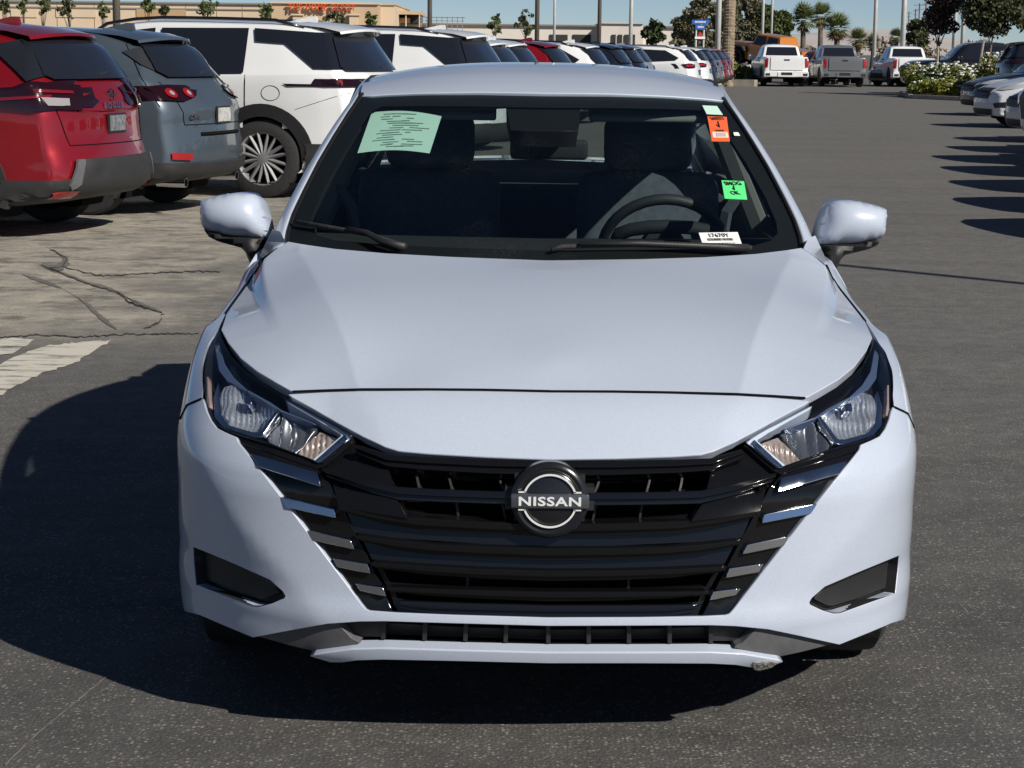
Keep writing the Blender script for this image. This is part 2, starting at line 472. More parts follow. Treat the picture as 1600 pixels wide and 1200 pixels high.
def pillow(name, poly, surf, H, m, parent, sp=.012, mode='right', back=.1, power=.5, bias=None, step=6):
    """a smooth cushion over an outline: offset grows from zero at the rim (relaxed on the mesh itself)"""
    ab = to_ab(poly, surf, step) if not isinstance(poly, np.ndarray) else [tuple(p) for p in poly]
    v2, F = triangulate(ab, [], sp); n = len(v2); nb = [set() for _ in range(n)]; half = {}
    for f in F:
        for a, b in ((f[0], f[1]), (f[1], f[2]), (f[2], f[0])): nb[a].add(b); nb[b].add(a); half[(a, b)] = 1
    rim = {a for (a, b) in half if (b, a) not in half} | {b for (a, b) in half if (b, a) not in half}
    I = np.array([i for i in range(n) for j in nb[i]]); J = np.array([j for i in range(n) for j in nb[i]]); deg = np.maximum(np.bincount(I, minlength=n), 1)
    fr = np.array([i not in rim for i in range(n)]); u = np.zeros(n)
    for _ in range(700): u = np.where(fr, np.bincount(I, u[J], n)/deg+1.0, 0)
    u = (u/u.max())**power*H
    if bias is not None: u = u+bias(v2)*np.clip(u/H/.5, 0, 1)
    N = surf.N(v2); Q = surf.P(v2)+N*u[:, None]; B = surf.P(v2)-N*back
    f0 = np.array(F); c = np.cross(Q[f0[:, 1]]-Q[f0[:, 0]], Q[f0[:, 2]]-Q[f0[:, 0]]); sg = (c*N[f0].mean(1)).sum(1)
    F = [tuple(f) if sg[i] > 0 else tuple(f[::-1]) for i, f in enumerate(F)]
    bnd = [(f[i], f[(i+1) % 3]) for f in F for i in range(3)]; hs = set(bnd); bnd = [e for e in bnd if (e[1], e[0]) not in hs]
    V = list(Q)+list(B); F = F+[(b, a, a+n, b+n) for a, b in bnd]
    V = np.array(V)
    if mode == 'left': V = V*[-1, 1, 1]; F = [f[::-1] for f in F]
    return build(name, V, F, m, parent, smooth='auto')

# ---- hood: height field over (x, y), fitted through its own edges
def tps_fit(X, Z, lam=1e-4):
    n = len(X); d = np.linalg.norm(X[:, None]-X[None], axis=-1); K = np.where(d > 0, d*d*np.log(d+1e-12), 0)+lam*np.eye(n)
    P = np.hstack([np.ones((n, 1)), X]); A = np.zeros((n+3, n+3)); A[:n, :n] = K; A[:n, n:] = P; A[n:, :n] = P.T
    return X, np.linalg.solve(A, np.concatenate([Z, np.zeros(3)]))
def tps_eval(fit, Q):
    X, w = fit; sh = Q.shape[:-1]; q = Q.reshape(-1, 2); d = np.linalg.norm(q[:, None]-X[None], axis=-1)
    return (np.where(d > 0, d*d*np.log(d+1e-12), 0)@w[:-3]+w[-3]+q@w[-2:]).reshape(sh)
def px_at_y(u, v, y):
    d = rays(np.array([[u, v]]))[0]; t = (y+CY0)/d[1]; return CPOS+d*t-CARO
_cut = [(857, 612), (960, 612.5), (1050, 614), (1150, 616.5), (1210, 620), (1262, 623)]
_hl = [(1285, 608), (1312, 592), (1336, 572), (1354, 548), (1364, 527)]
_edge = [(1352, 500, .86), (1335, 479, .98), (1313, 453, 1.12), (1292, 416, 1.27)]
_cowl = [(857, 407, 1.02), (930, 406, 1.025), (1000, 405, 1.035), (1100, 402, 1.065), (1180, 397, 1.11), (1230, 391, 1.155), (1254, 387, 1.19)]
hp = [FRONT.P(r) for r in FRONT.solve(_cut+_hl)]
for i, p in enumerate(hp): p[2] += .003
hp += [px_at_y(*e) for e in _edge]+[px_at_y(*e) for e in _cowl]
_z0, _z1 = hp[0][2], hp[len(_cut)+len(_hl)+len(_edge)][2]
for y in (.30, .45, .62, .80, .92):
    t = (y-.17)/(1.02-.17); hp.append(np.array([0, y, _z0+(_z1-_z0)*t+.105*t*(1-t)]))
hp = np.array(hp)
rp = dict(on=False)
def ridge(x, y):
    if not rp['on']: return 0*x
    ax = np.abs(x)
    xa = np.interp(y, rp['y'], rp['xa']); z = -.27*softplus(ax-xa, .002)
    xb = np.interp(y, rp['yb'], rp['xb']); d = np.interp(y, [.55, .75, .9, 1.0, 1.1, 1.2], [0, .010, .024, .036, .048, .056]); t = np.clip((ax-xb+.022)/.040, 0, 1)
    z = z-d*t*t*(3-2*t)
    return z
def fit_hood():
    X = hp[:, :2]; Z = hp[:, 2]-ridge(X[:, 0], X[:, 1])
    X2 = np.vstack([X, X[X[:, 0] > .01]*[-1, 1]]); Z2 = np.concatenate([Z, Z[X[:, 0] > .01]])
    return tps_fit(X2, Z2)
_hf = [fit_hood()]
def hood_fn(x, y): return np.stack([x, y+0*x, tps_eval(_hf[0], np.stack([x+0*y, y+0*x], -1))+ridge(x, y)], -1)
HOOD = Surf(hood_fn, (0, .88), (.1, 1.35)); HOOD.flipfix = 1
_ra = HOOD.solve([(1155, 617), (1172, 560), (1206, 480), (1222, 440), (1236, 408)])
_rb = HOOD.solve([(1272, 560), (1297, 490), (1302, 455), (1297, 428)])
rp.update(on=True, y=_ra[:, 1], xa=_ra[:, 0], yb=_rb[:, 1], xb=_rb[:, 0]); _hf[0] = fit_hood(); HOOD.grid = None

hood_poly = [(857, 407), (930, 406), (1000, 405), (1100, 402), (1180, 397), (1230, 391), (1252, 387.5), (1270, 399), (1290, 416), (1312, 453), (1333.5, 480), (1350.5, 501), (1362, 527),
             (1353, 547), (1335, 571), (1311, 590.5), (1284, 606.5), (1262, 618.5), (1258, 619.5), (1210, 617), (1150, 614), (1050, 612), (960, 610.5), (857, 610)]
_ly = np.linspace(.2, 1.2, 40); _lb = np.linspace(.56, 1.25, 30); _xb = np.interp(_lb, rp['yb'], rp['xb'])
panel('hood', hood_poly, HOOD, WHITE, car, thick=.02, roll=.004, sp=.022, mode='whole',
      lines=[np.stack([np.interp(_ly, rp['y'], rp['xa'])+d, _ly], -1) for d in (-.006, .006)]+[np.stack([_xb+d, _lb], -1) for d in (-.022, -.008, .006, .018)])
nose_poly = [(857, 613.5), (960, 614), (1050, 615.5), (1150, 618.5), (1210, 622), (1264, 626.5), (1228, 645.5), (1190, 667), (1150, 688), (1115, 703.5), (1095, 709), (1050, 712), (960, 715), (857, 716.5)]
panel('nose_panel', nose_poly, FRONT, WHITE, car, thick=.02, roll=.005, sp=.02, mode='whole')

# ---- bumper
zg = FRONT.solve([(1421, 648)])[0]
fog = [(1406, 867), (1404, 890), (1400, 927.5), (1360, 943), (1312, 959.5), (1302, 960), (1285, 955), (1266, 946), (1264, 941), (1268, 934), (1289, 916), (1340, 894)]
bump_poly = [(857, 966.5), (1000, 966), (1095, 964.5), (1135, 962.5), (1141, 960), (1148, 952), (1243, 831), (1310, 746), (1344, 703), (1346, 695.5), (1362, 689), (1376, 682), (1385, 670), (1391, 656), (1396, 637),
             (1419, 647.5), ('p', 1.05, .655), ('p', 1.19, .622), ('p', 1.21, .50), ('p', 1.20, .35), ('p', 1.16, .25), (1404, 968.5), (1360, 987), (1312, 1006.5), (1255, 994), (1200, 982.5), (1150, 977.5), (1110, 976), (1000, 976.5), (857, 977)]
panel('bumper', bump_poly, FRONT, WHITE, car, thick=.02, roll=.005, sp=.024, holes=[fog], mode='whole')
def wall(name, poly, surf, m, parent, o0, o1, step=10, mode='right'):
    ab = np.array(to_ab(poly, surf, step)); a = surf.Q(ab, o0); b = surf.Q(ab, o1); n = len(ab)
    f = [(i, (i+1) % n, n+(i+1) % n, n+i) for i in range(n)]
    v = np.vstack([a, b])
    if mode == 'left': v = v*np.array([-1, 1, 1])
    return build(name, v, f, m, parent)
for md in ('right', 'left'):
    fo = panel('fog_pocket', fog, FRONT, BLACK, car, off=-.035, thick=0, sp=.04, mode=md)
    fcx, fcy = np.mean([p[0] for p in fog]), np.mean([p[1] for p in fog])
    fog2 = [(p[0]-2.2*np.sign(p[0]-fcx)*min(1, abs(p[0]-fcx)/25), p[1]-1.8*np.sign(p[1]-fcy)*min(1, abs(p[1]-fcy)/10)) for p in fog]
    wall('pocket_wall', fog2, FRONT, BLACK, fo, .0005, -.04, mode=md)
    inner = [(1402, 880), (1398, 918), (1355, 935), (1312, 948), (1300, 946), (1283, 938), (1300, 922), (1345, 903)]
    panel('pocket_insert', inner, FRONT, GREYP if False else BLACK, fo, off=-.022, thick=.012, sp=.04, mode=md)

# ---- grille
gr = panel('grille', [(857, 714), (1000, 713), (1095, 706), (1165, 688), (1213, 728), (1225, 733), (1300, 708), (1345, 696), (1346, 704), (1243, 835), (1148, 956), (1138, 964), (1100, 968), (857, 969)],
           FRONT, VOID, car, off=-.085, thick=0, sp=.06, mode='whole')
cen = [(857, 718), (1000, 717), (1090, 712.5), (1115, 706), (1166, 692), (1212, 731), (1216, 737), (1205, 757), (1150, 857), (1092, 963), (857, 966)]
O1 = [(857, 742), (960, 741), (1060, 737), (1114, 733), (1105, 765), (1094, 768), (960, 770), (857, 770)]
O2 = [(857, 790), (960, 789), (1060, 788), (1096, 786), (1088, 808), (1050, 813), (960, 818), (857, 819)]
O3 = [(857, 908), (960, 908), (1060, 903), (1120, 899), (1108, 921), (1060, 923), (960, 925), (857, 925)]
O4 = [(857, 939.5), (960, 939), (1050, 936), (1100, 932), (1095, 943), (1050, 944.5), (960, 946), (857, 946)]
panel('grille_panel', cen, FRONT, GLOSS, gr, off=-.024, thick=.02, roll=.003, sp=.03, holes=[O1, O2, O3, O4], mode='whole')
BARS = [([(857, 723), (960, 723), (1060, 721.5), (1112, 719.5), (1157, 706)], [(857, 740), (960, 739.5), (1060, 736), (1113, 732), (1162, 712)]),
        ([(857, 771), (960, 771), (1040, 770), (1095, 768), (1150, 757), (1211, 742.5)], [(857, 789), (960, 788.5), (1040, 787.5), (1095, 786), (1137, 776), (1207, 750)]),
        ([(857, 820), (960, 818.5), (1075, 814), (1130, 807), (1186, 798.5)], [(857, 837), (960, 836), (1050, 833.5), (1116, 824), (1183, 806.5)]),
        ([(857, 857), (960, 856.5), (1040, 855), (1100, 850), (1158, 843.5)], [(857, 876), (960, 874), (1040, 870.5), (1095, 865), (1154, 851)]),
        ([(857, 892), (960, 891.5), (1050, 889), (1133, 885)], [(857, 907), (960, 906), (1050, 902), (1128, 893)]),
        ([(857, 925), (960, 925), (1050, 924.5), (1107, 923.5)], [(857, 939), (960, 938), (1050, 935), (1104, 929)]),
        ([(857, 946.5), (960, 946.5), (1040, 946), (1086, 945)], [(857, 962), (960, 962), (1040, 961.5), (1090, 952)])]
for t, b in BARS:
    t = np.array(t, float); b = np.array(b, float)
    if len(t) == len(b):
        mid = t*.52+b*.48
        for (p, q, o) in ((t, t*.52+b*.48, .008), (t*.44+b*.56, b, -.002)):
            panel('grille_bar', [tuple(x) for x in p]+[tuple(x) for x in q[::-1]], FRONT, GLOSS, gr, off=o, thick=.03, roll=.005, sp=.03, mode='whole')
    else:
        panel('grille_bar', [tuple(x) for x in t]+[tuple(x) for x in b[::-1]], FRONT, GLOSS, gr, off=.002, thick=.03, roll=.004, sp=.03, mode='whole')
# the solid outer fields of the grille lean back between the bars
def lean(q, sl):
    r = FRONT.solve(q); z1 = r[:, 1].max(); return lambda ab: -.022+sl*(z1-ab[..., 1])
for q, sl in (([(1113, 735), (1160, 716), (1208, 735), (1210, 741), (1150, 756), (1106, 765)], .3), ([(1097, 789), (1140, 778), (1205, 753), (1186, 797), (1130, 806), (1078, 812)], .5)):
    for md in ('right', 'left'): panel('grille_field', q, FRONT, GLOSS, gr, off=lean(q, sl), thick=.02, roll=.002, sp=.03, mode=md)
for q in ([(857, 838), (960, 837), (1050, 834.5), (1116, 826), (1182, 808.5), (1163, 842), (1100, 848.5), (960, 854.5), (857, 855)], [(857, 877.5), (960, 876), (1040, 872), (1095, 867), (1153, 853), (1135, 883), (1050, 887.5), (960, 890), (857, 890.5)]):
    panel('grille_field', q, FRONT, GLOSS, gr, off=lean(q[1:-1], .18), thick=.02, roll=.002, sp=.03, mode='whole')
for a, b in (((1018, 744), (1013, 769)), ((1007, 792), (1002, 815)), ((985, 911), (984, 925)), ((1070, 739), (1066, 767)), ((938, 744), (930, 770)), ((934, 792), (927, 817))):
    for md in ('right', 'left'):
        panel('grille_fin', [(a[0]-1.6, a[1]-3), (a[0]+1.6, a[1]-3), (b[0]+1.6, b[1]+3), (b[0]-1.6, b[1]+3)], FRONT, BLACK, gr, off=-.03, thick=.03, roll=.001, sp=.05, mode=md)
side = [(1223, 738), (1300, 715.5), (1341, 703), (1307, 746), (1240, 831), (1146, 952), (1137, 960.5), (1100, 963), (1155, 858), (1211, 755)]
S = [[(1222, 748), (1323, 721), (1310, 740), (1215, 768)], [(1194, 805), (1276, 787.5), (1265, 801.5), (1191, 816)], [(1168, 852), (1232, 839), (1224, 852), (1161, 865)],
     [(1140, 889), (1192, 882), (1185, 893), (1135, 902)], [(1115, 925), (1156, 920.5), (1149, 929), (1110, 937)]]
def slant_for(q, sl=.13):
    zz = FRONT.solve(q)[:, 1]; ss = FRONT.solve(q)[:, 0]
    k = np.polyfit(ss[[0, 1]], zz[[0, 1]], 1)
    return lambda ab: .001+sl*(np.polyval(k, ab[..., 0])-ab[..., 1])
for md in ('right', 'left'):
    panel('grille_side_panel', side, FRONT, GLOSS, gr, off=-.012, thick=.02, sp=.04, mode=md)
    for q in S: panel('chrome_strip', q, FRONT, CHROME, gr, off=slant_for(q, .22 if q in S[:2] else .05), thick=.014, roll=.004, sp=.05, mode=md)
# black trim under the headlight
for md in ('right', 'left'):
    panel('headlight_trim', [(1166, 691), (1213, 731.5), (1224, 736), (1300, 713), (1343, 700), (1345, 695), (1376, 680), (1370, 676), (1300, 698), (1222, 726), (1172, 690)], FRONT, GLOSS, gr, off=-.010, thick=.02, sp=.03, mode=md)

# ---- lower intake and lip
lw = panel('lower_intake', [(857, 973), (1110, 973), (1195, 981), (1172, 1020), (1160, 1033), (1110, 1036), (857, 1037)], FRONT, VOID, car, off=-.09, thick=0, sp=.06, mode='whole')
panel('intake_shelf', [(857, 1006), (1000, 1005), (1110, 1001), (1150, 1000), (1168, 1003), (1163, 1016), (1120, 1019), (857, 1021)], FRONT, BLACK, lw, off=lambda ab: np.interp(ab[..., 1], [.19, .235], [.0, -.06]), thick=.01, sp=.03, mode='whole')
for u in (857, 921, 985, 1050, 1116):
    for md in (('right', 'left') if u > 860 else ('right',)):
        panel('intake_fin', [(u-3, 974), (u+3, 974), (u+3, 1015), (u-3, 1015)], FRONT, BLACK, lw, off=-.028, thick=.05, roll=.001, sp=.05, mode=md)
for md in ('right', 'left'):
    panel('intake_bevel', [(1117, 977), (1150, 978.5), (1191, 984), (1172, 1002), (1160, 1013), (1117, 1013)], FRONT, BLACK, lw, off=-.034, thick=.02, sp=.03, mode=md)
    panel('valance', [(1190, 983.5), (1255, 996), (1311, 1008), (1265, 1021), (1222, 1032), (1190, 1026), (1150, 1016), (1163, 1010)], FRONT, GREYP, car, off=-.012, thick=.03, sp=.03, mode=md)
lip = [(857, 1020), (1000, 1020), (1110, 1019.5), (1160, 1022), (1190, 1027), (1221, 1032.5), (1190, 1040.5), (1172, 1040), (1150, 1036.5), (1110, 1034.5), (1000, 1034), (857, 1034)]
panel('front_lip', lip, FRONT, WHITE, car, off=.004, thick=.03, roll=.006, sp=.03, mode='whole')
panel('lip_backing', [(857, 1018), (1000, 1018), (1110, 1018), (1160, 1020), (1176, 1026), (1172, 1033), (1110, 1031), (1000, 1031), (857, 1031)], FRONT, VOID, lw, off=-.04, thick=0, sp=.05, mode='whole')  # unseen dark sheet added behind the lip to block sun leaking through the intake
scr = mat('scraped_primer', (.22, .21, .20), .8, var=.5, vscale=60, bump=.8, bscale=90)
panel('scrape', [(1176, 1034), (1190, 1032), (1199, 1031), (1214, 1033.5), (1205, 1039), (1196, 1042), (1186, 1045), (1177, 1042)], FRONT, scr, car, off=.006, thick=.02, roll=.002, sp=.01, label='scraped and broken corner of the white front lip')

# dark seams between the panels
def seam_on(surf, px, w=.0032, off=-.0015, sides=(1, -1), extra=()):
    ab = np.array(list(surf.solve(densify(px, 10)))+list(extra)); P = surf.Q(ab, off)
    for sg in sides: MB().tube([tuple(p*np.array([sg, 1, 1])) for p in P], w, 5).build('panel_gap', VOID, car)
_c = [(857, 612), (960, 612.3), (1050, 613.8), (1150, 616.3), (1210, 619.5), (1258, 622.5)]
seam_on(FRONT, _c, .0030, .0012)
seam_on(HOOD, [(1352, 501.5), (1335, 480), (1313.5, 453), (1300, 434), (1291.5, 416)], .0036, .000)
seam_on(FRONT, [(1397, 636.5), (1410, 642.5), (1418, 646.5)], .0036, .000, extra=[(1.0, .665), (1.08, .649), (1.19, .6245)])
# ---- front fender: swept from the headlight's outer edge and the hood edge over the crest and down the side
_T = [FRONT.P(r) for r in FRONT.solve([(1397, 636), (1394.5, 618), (1392.5, 590), (1387, 560), (1379, 541), (1369, 528)])]
_T += [HOOD.P(r)+np.array([.004, 0, -.003]) for r in HOOD.solve([(1351, 501), (1334.5, 480), (1322, 466), (1313, 453)])]
_T += [px_at_y(1303, 435, 1.20), px_at_y(1293, 416, 1.28)]
_ctl, _end = [], []
for i, p in enumerate(_T):
    if i < 5:
        k = i/5
        e = np.array([.866, .95+.10*k, p[2]-.02-.09*k]); c = np.array([.864, p[1]+.05+.05*k, p[2]-.002])
    else:
        e = np.array([.866, p[1]+.12, .69]); c = np.array([.872-.002*i, p[1]+.02, p[2]+.002-.004*(i-5)])
    _ctl.append(c); _end.append(e)
_T, _ctl, _end = map(np.array, (_T, _ctl, _end))
_u = np.linspace(0, 1, len(_T)); _uu = np.linspace(0, 1, 60)
nw = 16; tt = np.linspace(0, 1, nw); secs = []
_fs = FRONT.solve([(1397, 636), (1394.5, 618), (1392.5, 590), (1387, 560), (1379, 541), (1369, 528)])
def zed(i, s): return _fs[i][1]+(np.interp(s, [_fs[0][0], .927, 1.05, 1.19, 1.5], [_fs[0][1]-.004, .683, .66, .627, .60])-_fs[0][1])*(1-i/6)**1.0
for i in range(len(_T)):
    if i < 6:
        secs.append(np.array([FRONT.P(np.array([_fs[i][0]+(1.52-_fs[i][0])*t, zed(i, _fs[i][0]+(1.52-_fs[i][0])*t)])) for t in tt]))
    else:
        secs.append(np.array([(1-t)**2*_T[i]+2*t*(1-t)*_ctl[i]+t*t*_end[i] for t in tt]))
secs = np.array(secs)
fv = np.stack([np.stack([_pchip0(_uu, _u, secs[:, j, k]) for k in range(3)], -1) for j in range(nw)], 1)
T_ = fv[:, 0]
inner_ = T_+np.array([-.004, .01, -.03])
fv = np.concatenate([inner_[:, None], fv], 1); nw += 1
ff = [(i*nw+j, i*nw+j+1, (i+1)*nw+j+1, (i+1)*nw+j) for i in range(59) for j in range(nw-1)]
for sg in (1, -1):
    v = fv.reshape(-1, 3)*np.array([sg, 1, 1])
    o = build('fender', v, ff if sg < 0 else [q[::-1] for q in ff], WHITE, car, smooth='auto')

# ---- body side with wheel openings
def side_fn(y, z):
    x = .866-.085*np.clip((z-.70)/.28, 0, 2)**2-.05*np.clip((.48-z)/.26, 0, 2)**2
    x = x-.10*np.clip((y-3.55)/.85, 0, 2)**2+.008*np.exp(-((z-.60)/.03)**2)
    return np.stack([x, y+0*z, z+0*y], -1)
SIDE = Surf(side_fn, (.5, 4.5), (.2, 1.1)); SIDE.flipfix = 1
def arc(cy, cz, r, a0, a1, n=14): return [(cy+r*math.cos(math.radians(a0+(a1-a0)*k/n)), cz+r*math.sin(math.radians(a0+(a1-a0)*k/n))) for k in range(n+1)]
side_out = [(.60, .66), (.60, .24)]+arc(.87, .315, .355, 192, -12)[0:]+[(1.25, .21), (3.10, .21)]+arc(3.49, .315, .355, 192, -12)+[(4.20, .26), (4.40, .40), (4.42, .75), (4.36, 1.02), (3.95, 1.04), (3.0, 1.02), (2.0, .985), (1.34, .955), (1.27, .90), (1.15, .70)]
def dens(poly, st=.04):
    return np.array(densify(list(poly)+[poly[0]], st)[:-1])
panel('side_panel', dens(side_out), SIDE, WHITE, car, thick=.015, sp=.06, mode='pair')
# underbody and firewall keep the light out
mb = MB(); mb.box((0, 2.45, .23), (1.5, 3.6, .02)); mb.box((0, .62, .42), (1.2, .03, .5)); mb.box((0, 1.10, .60), (1.45, .03, .64)); mb.box((0, .40, .24), (1.15, .55, .02)); mb.box((0, .24, .196), (.95, .34, .016)); mb.box((0, .17, .245), (.95, .02, .09))  # closing pair of boxes: hidden plates added to stop sunlight leaking past the lip
mb.box((0, .75, .69), (1.1, .6, .02)); mb.box((.54, .87, .45), (.02, .78, .5)); mb.box((-.54, .87, .45), (.02, .78, .5))
mb.build('underbody', VOID, car)

# ---- windshield
WC = [(.93, .918), (1.2, 1.058), (1.5, 1.206), (1.8, 1.345), (1.95, 1.405), (2.1, 1.46)]
_wt = np.concatenate([[0], np.cumsum([math.hypot(WC[i+1][0]-WC[i][0], WC[i+1][1]-WC[i][1]) for i in range(len(WC)-1)])])
def ws_fn(x, t):
    y = pchip(t, _wt, [p[0] for p in WC]); z = pchip(t, _wt, [p[1] for p in WC]); ax = np.abs(x)
    return np.stack([x+0*t, y+.185*(ax/.7)**2.2, z+0*x-.004*(ax/.7)**2], -1)
WS = Surf(ws_fn, (0, .8), (0, 1.3)); WS.flipfix = 1
ws_out = [(851, 148), (950, 148.5), (1050, 151.5), (1133, 157.5), (1151, 183), (1176, 222), (1200, 262), (1225, 310), (1242, 344), (1251, 370), (1254, 386), (1250, 394), (1220, 402), (1180, 407), (1100, 412), (1000, 415), (857, 417)]
ws_in = [(851, 166), (950, 166.5), (1040, 168), (1100, 170), (1118, 180), (1165, 250), (1197, 306), (1214, 345), (1216, 362), (1205, 374), (1180, 381), (1100, 386), (1000, 388), (857, 389)]
FRIT = mat('black_frit', (.012, .012, .013), .5, spec=.2)
wsg = panel('windshield', ws_out, WS, WSG, car, thick=0, sp=.05, mode='whole')
panel('windshield_border', ws_out, WS, FRIT, wsg, off=-.005, thick=0, sp=.05, holes=[ws_in], mode='whole')
# sensor patch behind the mirror
panel('sensor_cover', np.array(dens([(-.11, 1.02), (.11, 1.02), (.095, .86), (-.095, .86)], .05)), WS, FRIT, wsg, off=-.012, thick=.05, sp=.06)

# ---- roof
RC = [(1.80, 1.352), (1.90, 1.390), (2.0, 1.420), (2.15, 1.453), (2.35, 1.475), (2.6, 1.480), (2.9, 1.464), (3.2, 1.415), (3.5, 1.34)]
def roof_fn(x, y):
    z = pchip(y, [p[0] for p in RC], [p[1] for p in RC]); ax = np.abs(x)
    return np.stack([x+0*y, y+.115*(ax/.57)**2.2*np.clip((2.3-y)/.45, 0, 1), z-.050*(ax/.55)**2.6*np.clip((y-1.80)/.45, .06, 1)], -1)
ROOF = Surf(roof_fn, (0, .7), (1.75, 3.5)); ROOF.flipfix = 1
_rf = [WS.P(r) for r in WS.solve([(851, 148), (900, 148), (950, 148.5), (1000, 150), (1050, 151.5), (1095, 154), (1132, 157.5)])]
ra_ = [(max(0.0, p[0]), p[1]+.006-.115*(abs(p[0])/.57)**2.2) for p in _rf]; ra_[0] = (0.0, ra_[0][1])
ra_ += [(.557, 1.95), (.560, 2.1), (.557, 2.4), (.553, 2.75), (.535, 3.1), (.50, 3.22), (0, 3.26)]
panel('roof', np.array(densify(ra_, .05)), ROOF, WHITE, car, thick=.02, roll=.004, sp=.05, mode='whole')

# ---- pillars and roof rails: one section swept up the windshield edge and back along the roof
wedge = [WS.P(r) for r in WS.solve([(1255, 391), (1252, 372), (1243, 345), (1226, 310), (1201, 262), (1177, 222), (1152, 183), (1134, 158)])]
d0 = wedge[0]-wedge[2]; wedge = [wedge[0]+d0*1.3, wedge[0]+d0*.6]+wedge
rail = [ROOF.P(np.array([x, y])) for x, y in ((.562, 2.25), (.560, 2.45), (.556, 2.75), (.545, 3.1), (.53, 3.35))]
cp = [np.array([.60, 3.62, 1.22]), np.array([.66, 3.95, 1.05])]
path = np.array([np.array(p) for p in wedge+rail+cp])
sect = np.array([(-.004, .0, -.02), (.002, 0, .002), (.010, .002, .003), (.024, .010, -.002), (.036, .026, -.012), (.043, .050, -.026), (.046, .085, -.04), (.02, .10, -.05)])
pv = []
for i, p in enumerate(path):
    k = np.interp(i, [0, 3, 7, 9, 12, len(path)-1], [1.5, 1.15, .85, .8, .9, 1.2])
    for q in sect:
        dy = q[1]*np.interp(i, [8, 11, 14], [1, .15, .15]); dz = q[2]*np.interp(i, [8, 11], [1, 1.3]) - (q[1]*.9 if i > 10 else q[1]*.45*max(0, i-8)/2)
        pv.append(p+np.array([q[0]*k, dy*k, dz*k]))
ns = len(sect)
pf = [(i*ns+j, i*ns+j+1, (i+1)*ns+j+1, (i+1)*ns+j) for i in range(len(path)-1) for j in range(ns-1)]
pv = np.array(pv)
for sg in (1, -1):
    v = pv*np.array([sg, 1, 1]); o = build('pillar', v, pf if sg > 0 else [q[::-1] for q in pf], WHITE, car, smooth=True)
    md = o.modifiers.new('s', 'SUBSURF'); md.levels = 1; md.render_levels = 2
    mb = MB(); mb.tube([tuple(p*np.array([sg, 1, 1])+np.array([-.004*sg, 0, .001])) for p in path[2:10]], .006, 6); mb.build('windshield_trim', FRIT, o)
    mb = MB(); mb.tube([tuple((p+np.array([-.007, 0, .000]))*np.array([sg, 1, 1])) for p in path[9:14]], .0085, 6); mb.build('roof_moulding', BLACK, o)
# pillar inner lining, side windows
belt = lambda y: np.array([.775, y, np.interp(y, [1.3, 3.9], [.955, 1.03])])
railp = lambda y: np.array([np.interp(y, [1.35, 2.1, 2.4, 3.1, 3.55, 3.9], [.70, .60, .585, .57, .60, .655]), y, np.interp(y, [1.35, 1.6, 2.0, 2.3, 2.7, 3.1, 3.5, 3.9], [1.0, 1.15, 1.325, 1.395, 1.40, 1.35, 1.20, 1.05])])
for sg in (1, -1):
    def strip(name, y0, y1, m, x_off=0.0, n=8, lo=0.0, hi=1.0):
        v = []
        for k in range(n+1):
            y = y0+(y1-y0)*k/n; a, b = belt(y), railp(y)
            for q in (a+(b-a)*lo, a+(b-a)*hi): v.append((q+np.array([x_off, 0, 0]))*np.array([sg, 1, 1]))
        return build(name, v, [(2*k, 2*k+1, 2*k+3, 2*k+2) for k in range(n)], m, car)
    strip('side_window', 1.62, 2.42, SIDEG); strip('side_window', 2.54, 3.42, SIDEG)
    strip('door_pillar', 2.42, 2.54, FRIT, .004); strip('door_pillar', 1.36, 1.62, FRIT, .004); strip('door_pillar', 3.42, 3.95, WHITE, .006)
    mb = MB()
    mb.tube([tuple((belt(2.48)-[.03, 0, .05])*np.array([sg, 1, 1])), tuple((railp(2.48)-[.03, 0, 0])*np.array([sg, 1, 1]))], .05, 8)
    mb.build('pillar_lining', HEADL, car)
    v = []
    for p in path[2:14]: v += [(p+[-.05, .02, -.03])*np.array([sg, 1, 1]), (p+[.03, .06, -.05])*np.array([sg, 1, 1])]
    build('pillar_lining', v, [(2*k, 2*k+1, 2*k+3, 2*k+2) for k in range(11)], DASH, car)
for sg in (1, -1):
    P_ = [px_at_y(*q) for q in ((1255, 389, 1.215), (1263, 372, 1.27), (1274, 368, 1.33), (1283, 388, 1.36), (1297, 419, 1.33), (1303, 436, 1.25), (1291, 415, 1.285), (1271, 399, 1.235))]
    P_ = [p*np.array([sg, 1, 1]) for p in P_]+[(P_[2]+[-.02, .1, -.05])*np.array([sg, 1, 1]), (P_[4]+[-.01, .1, -.06])*np.array([sg, 1, 1])]
    build('pillar_base', P_, [(0, 1, 2, 3), (0, 3, 7), (7, 3, 4, 6), (6, 4, 5), (2, 8, 9, 3), (3, 9, 4)], WHITE, car, smooth='auto')
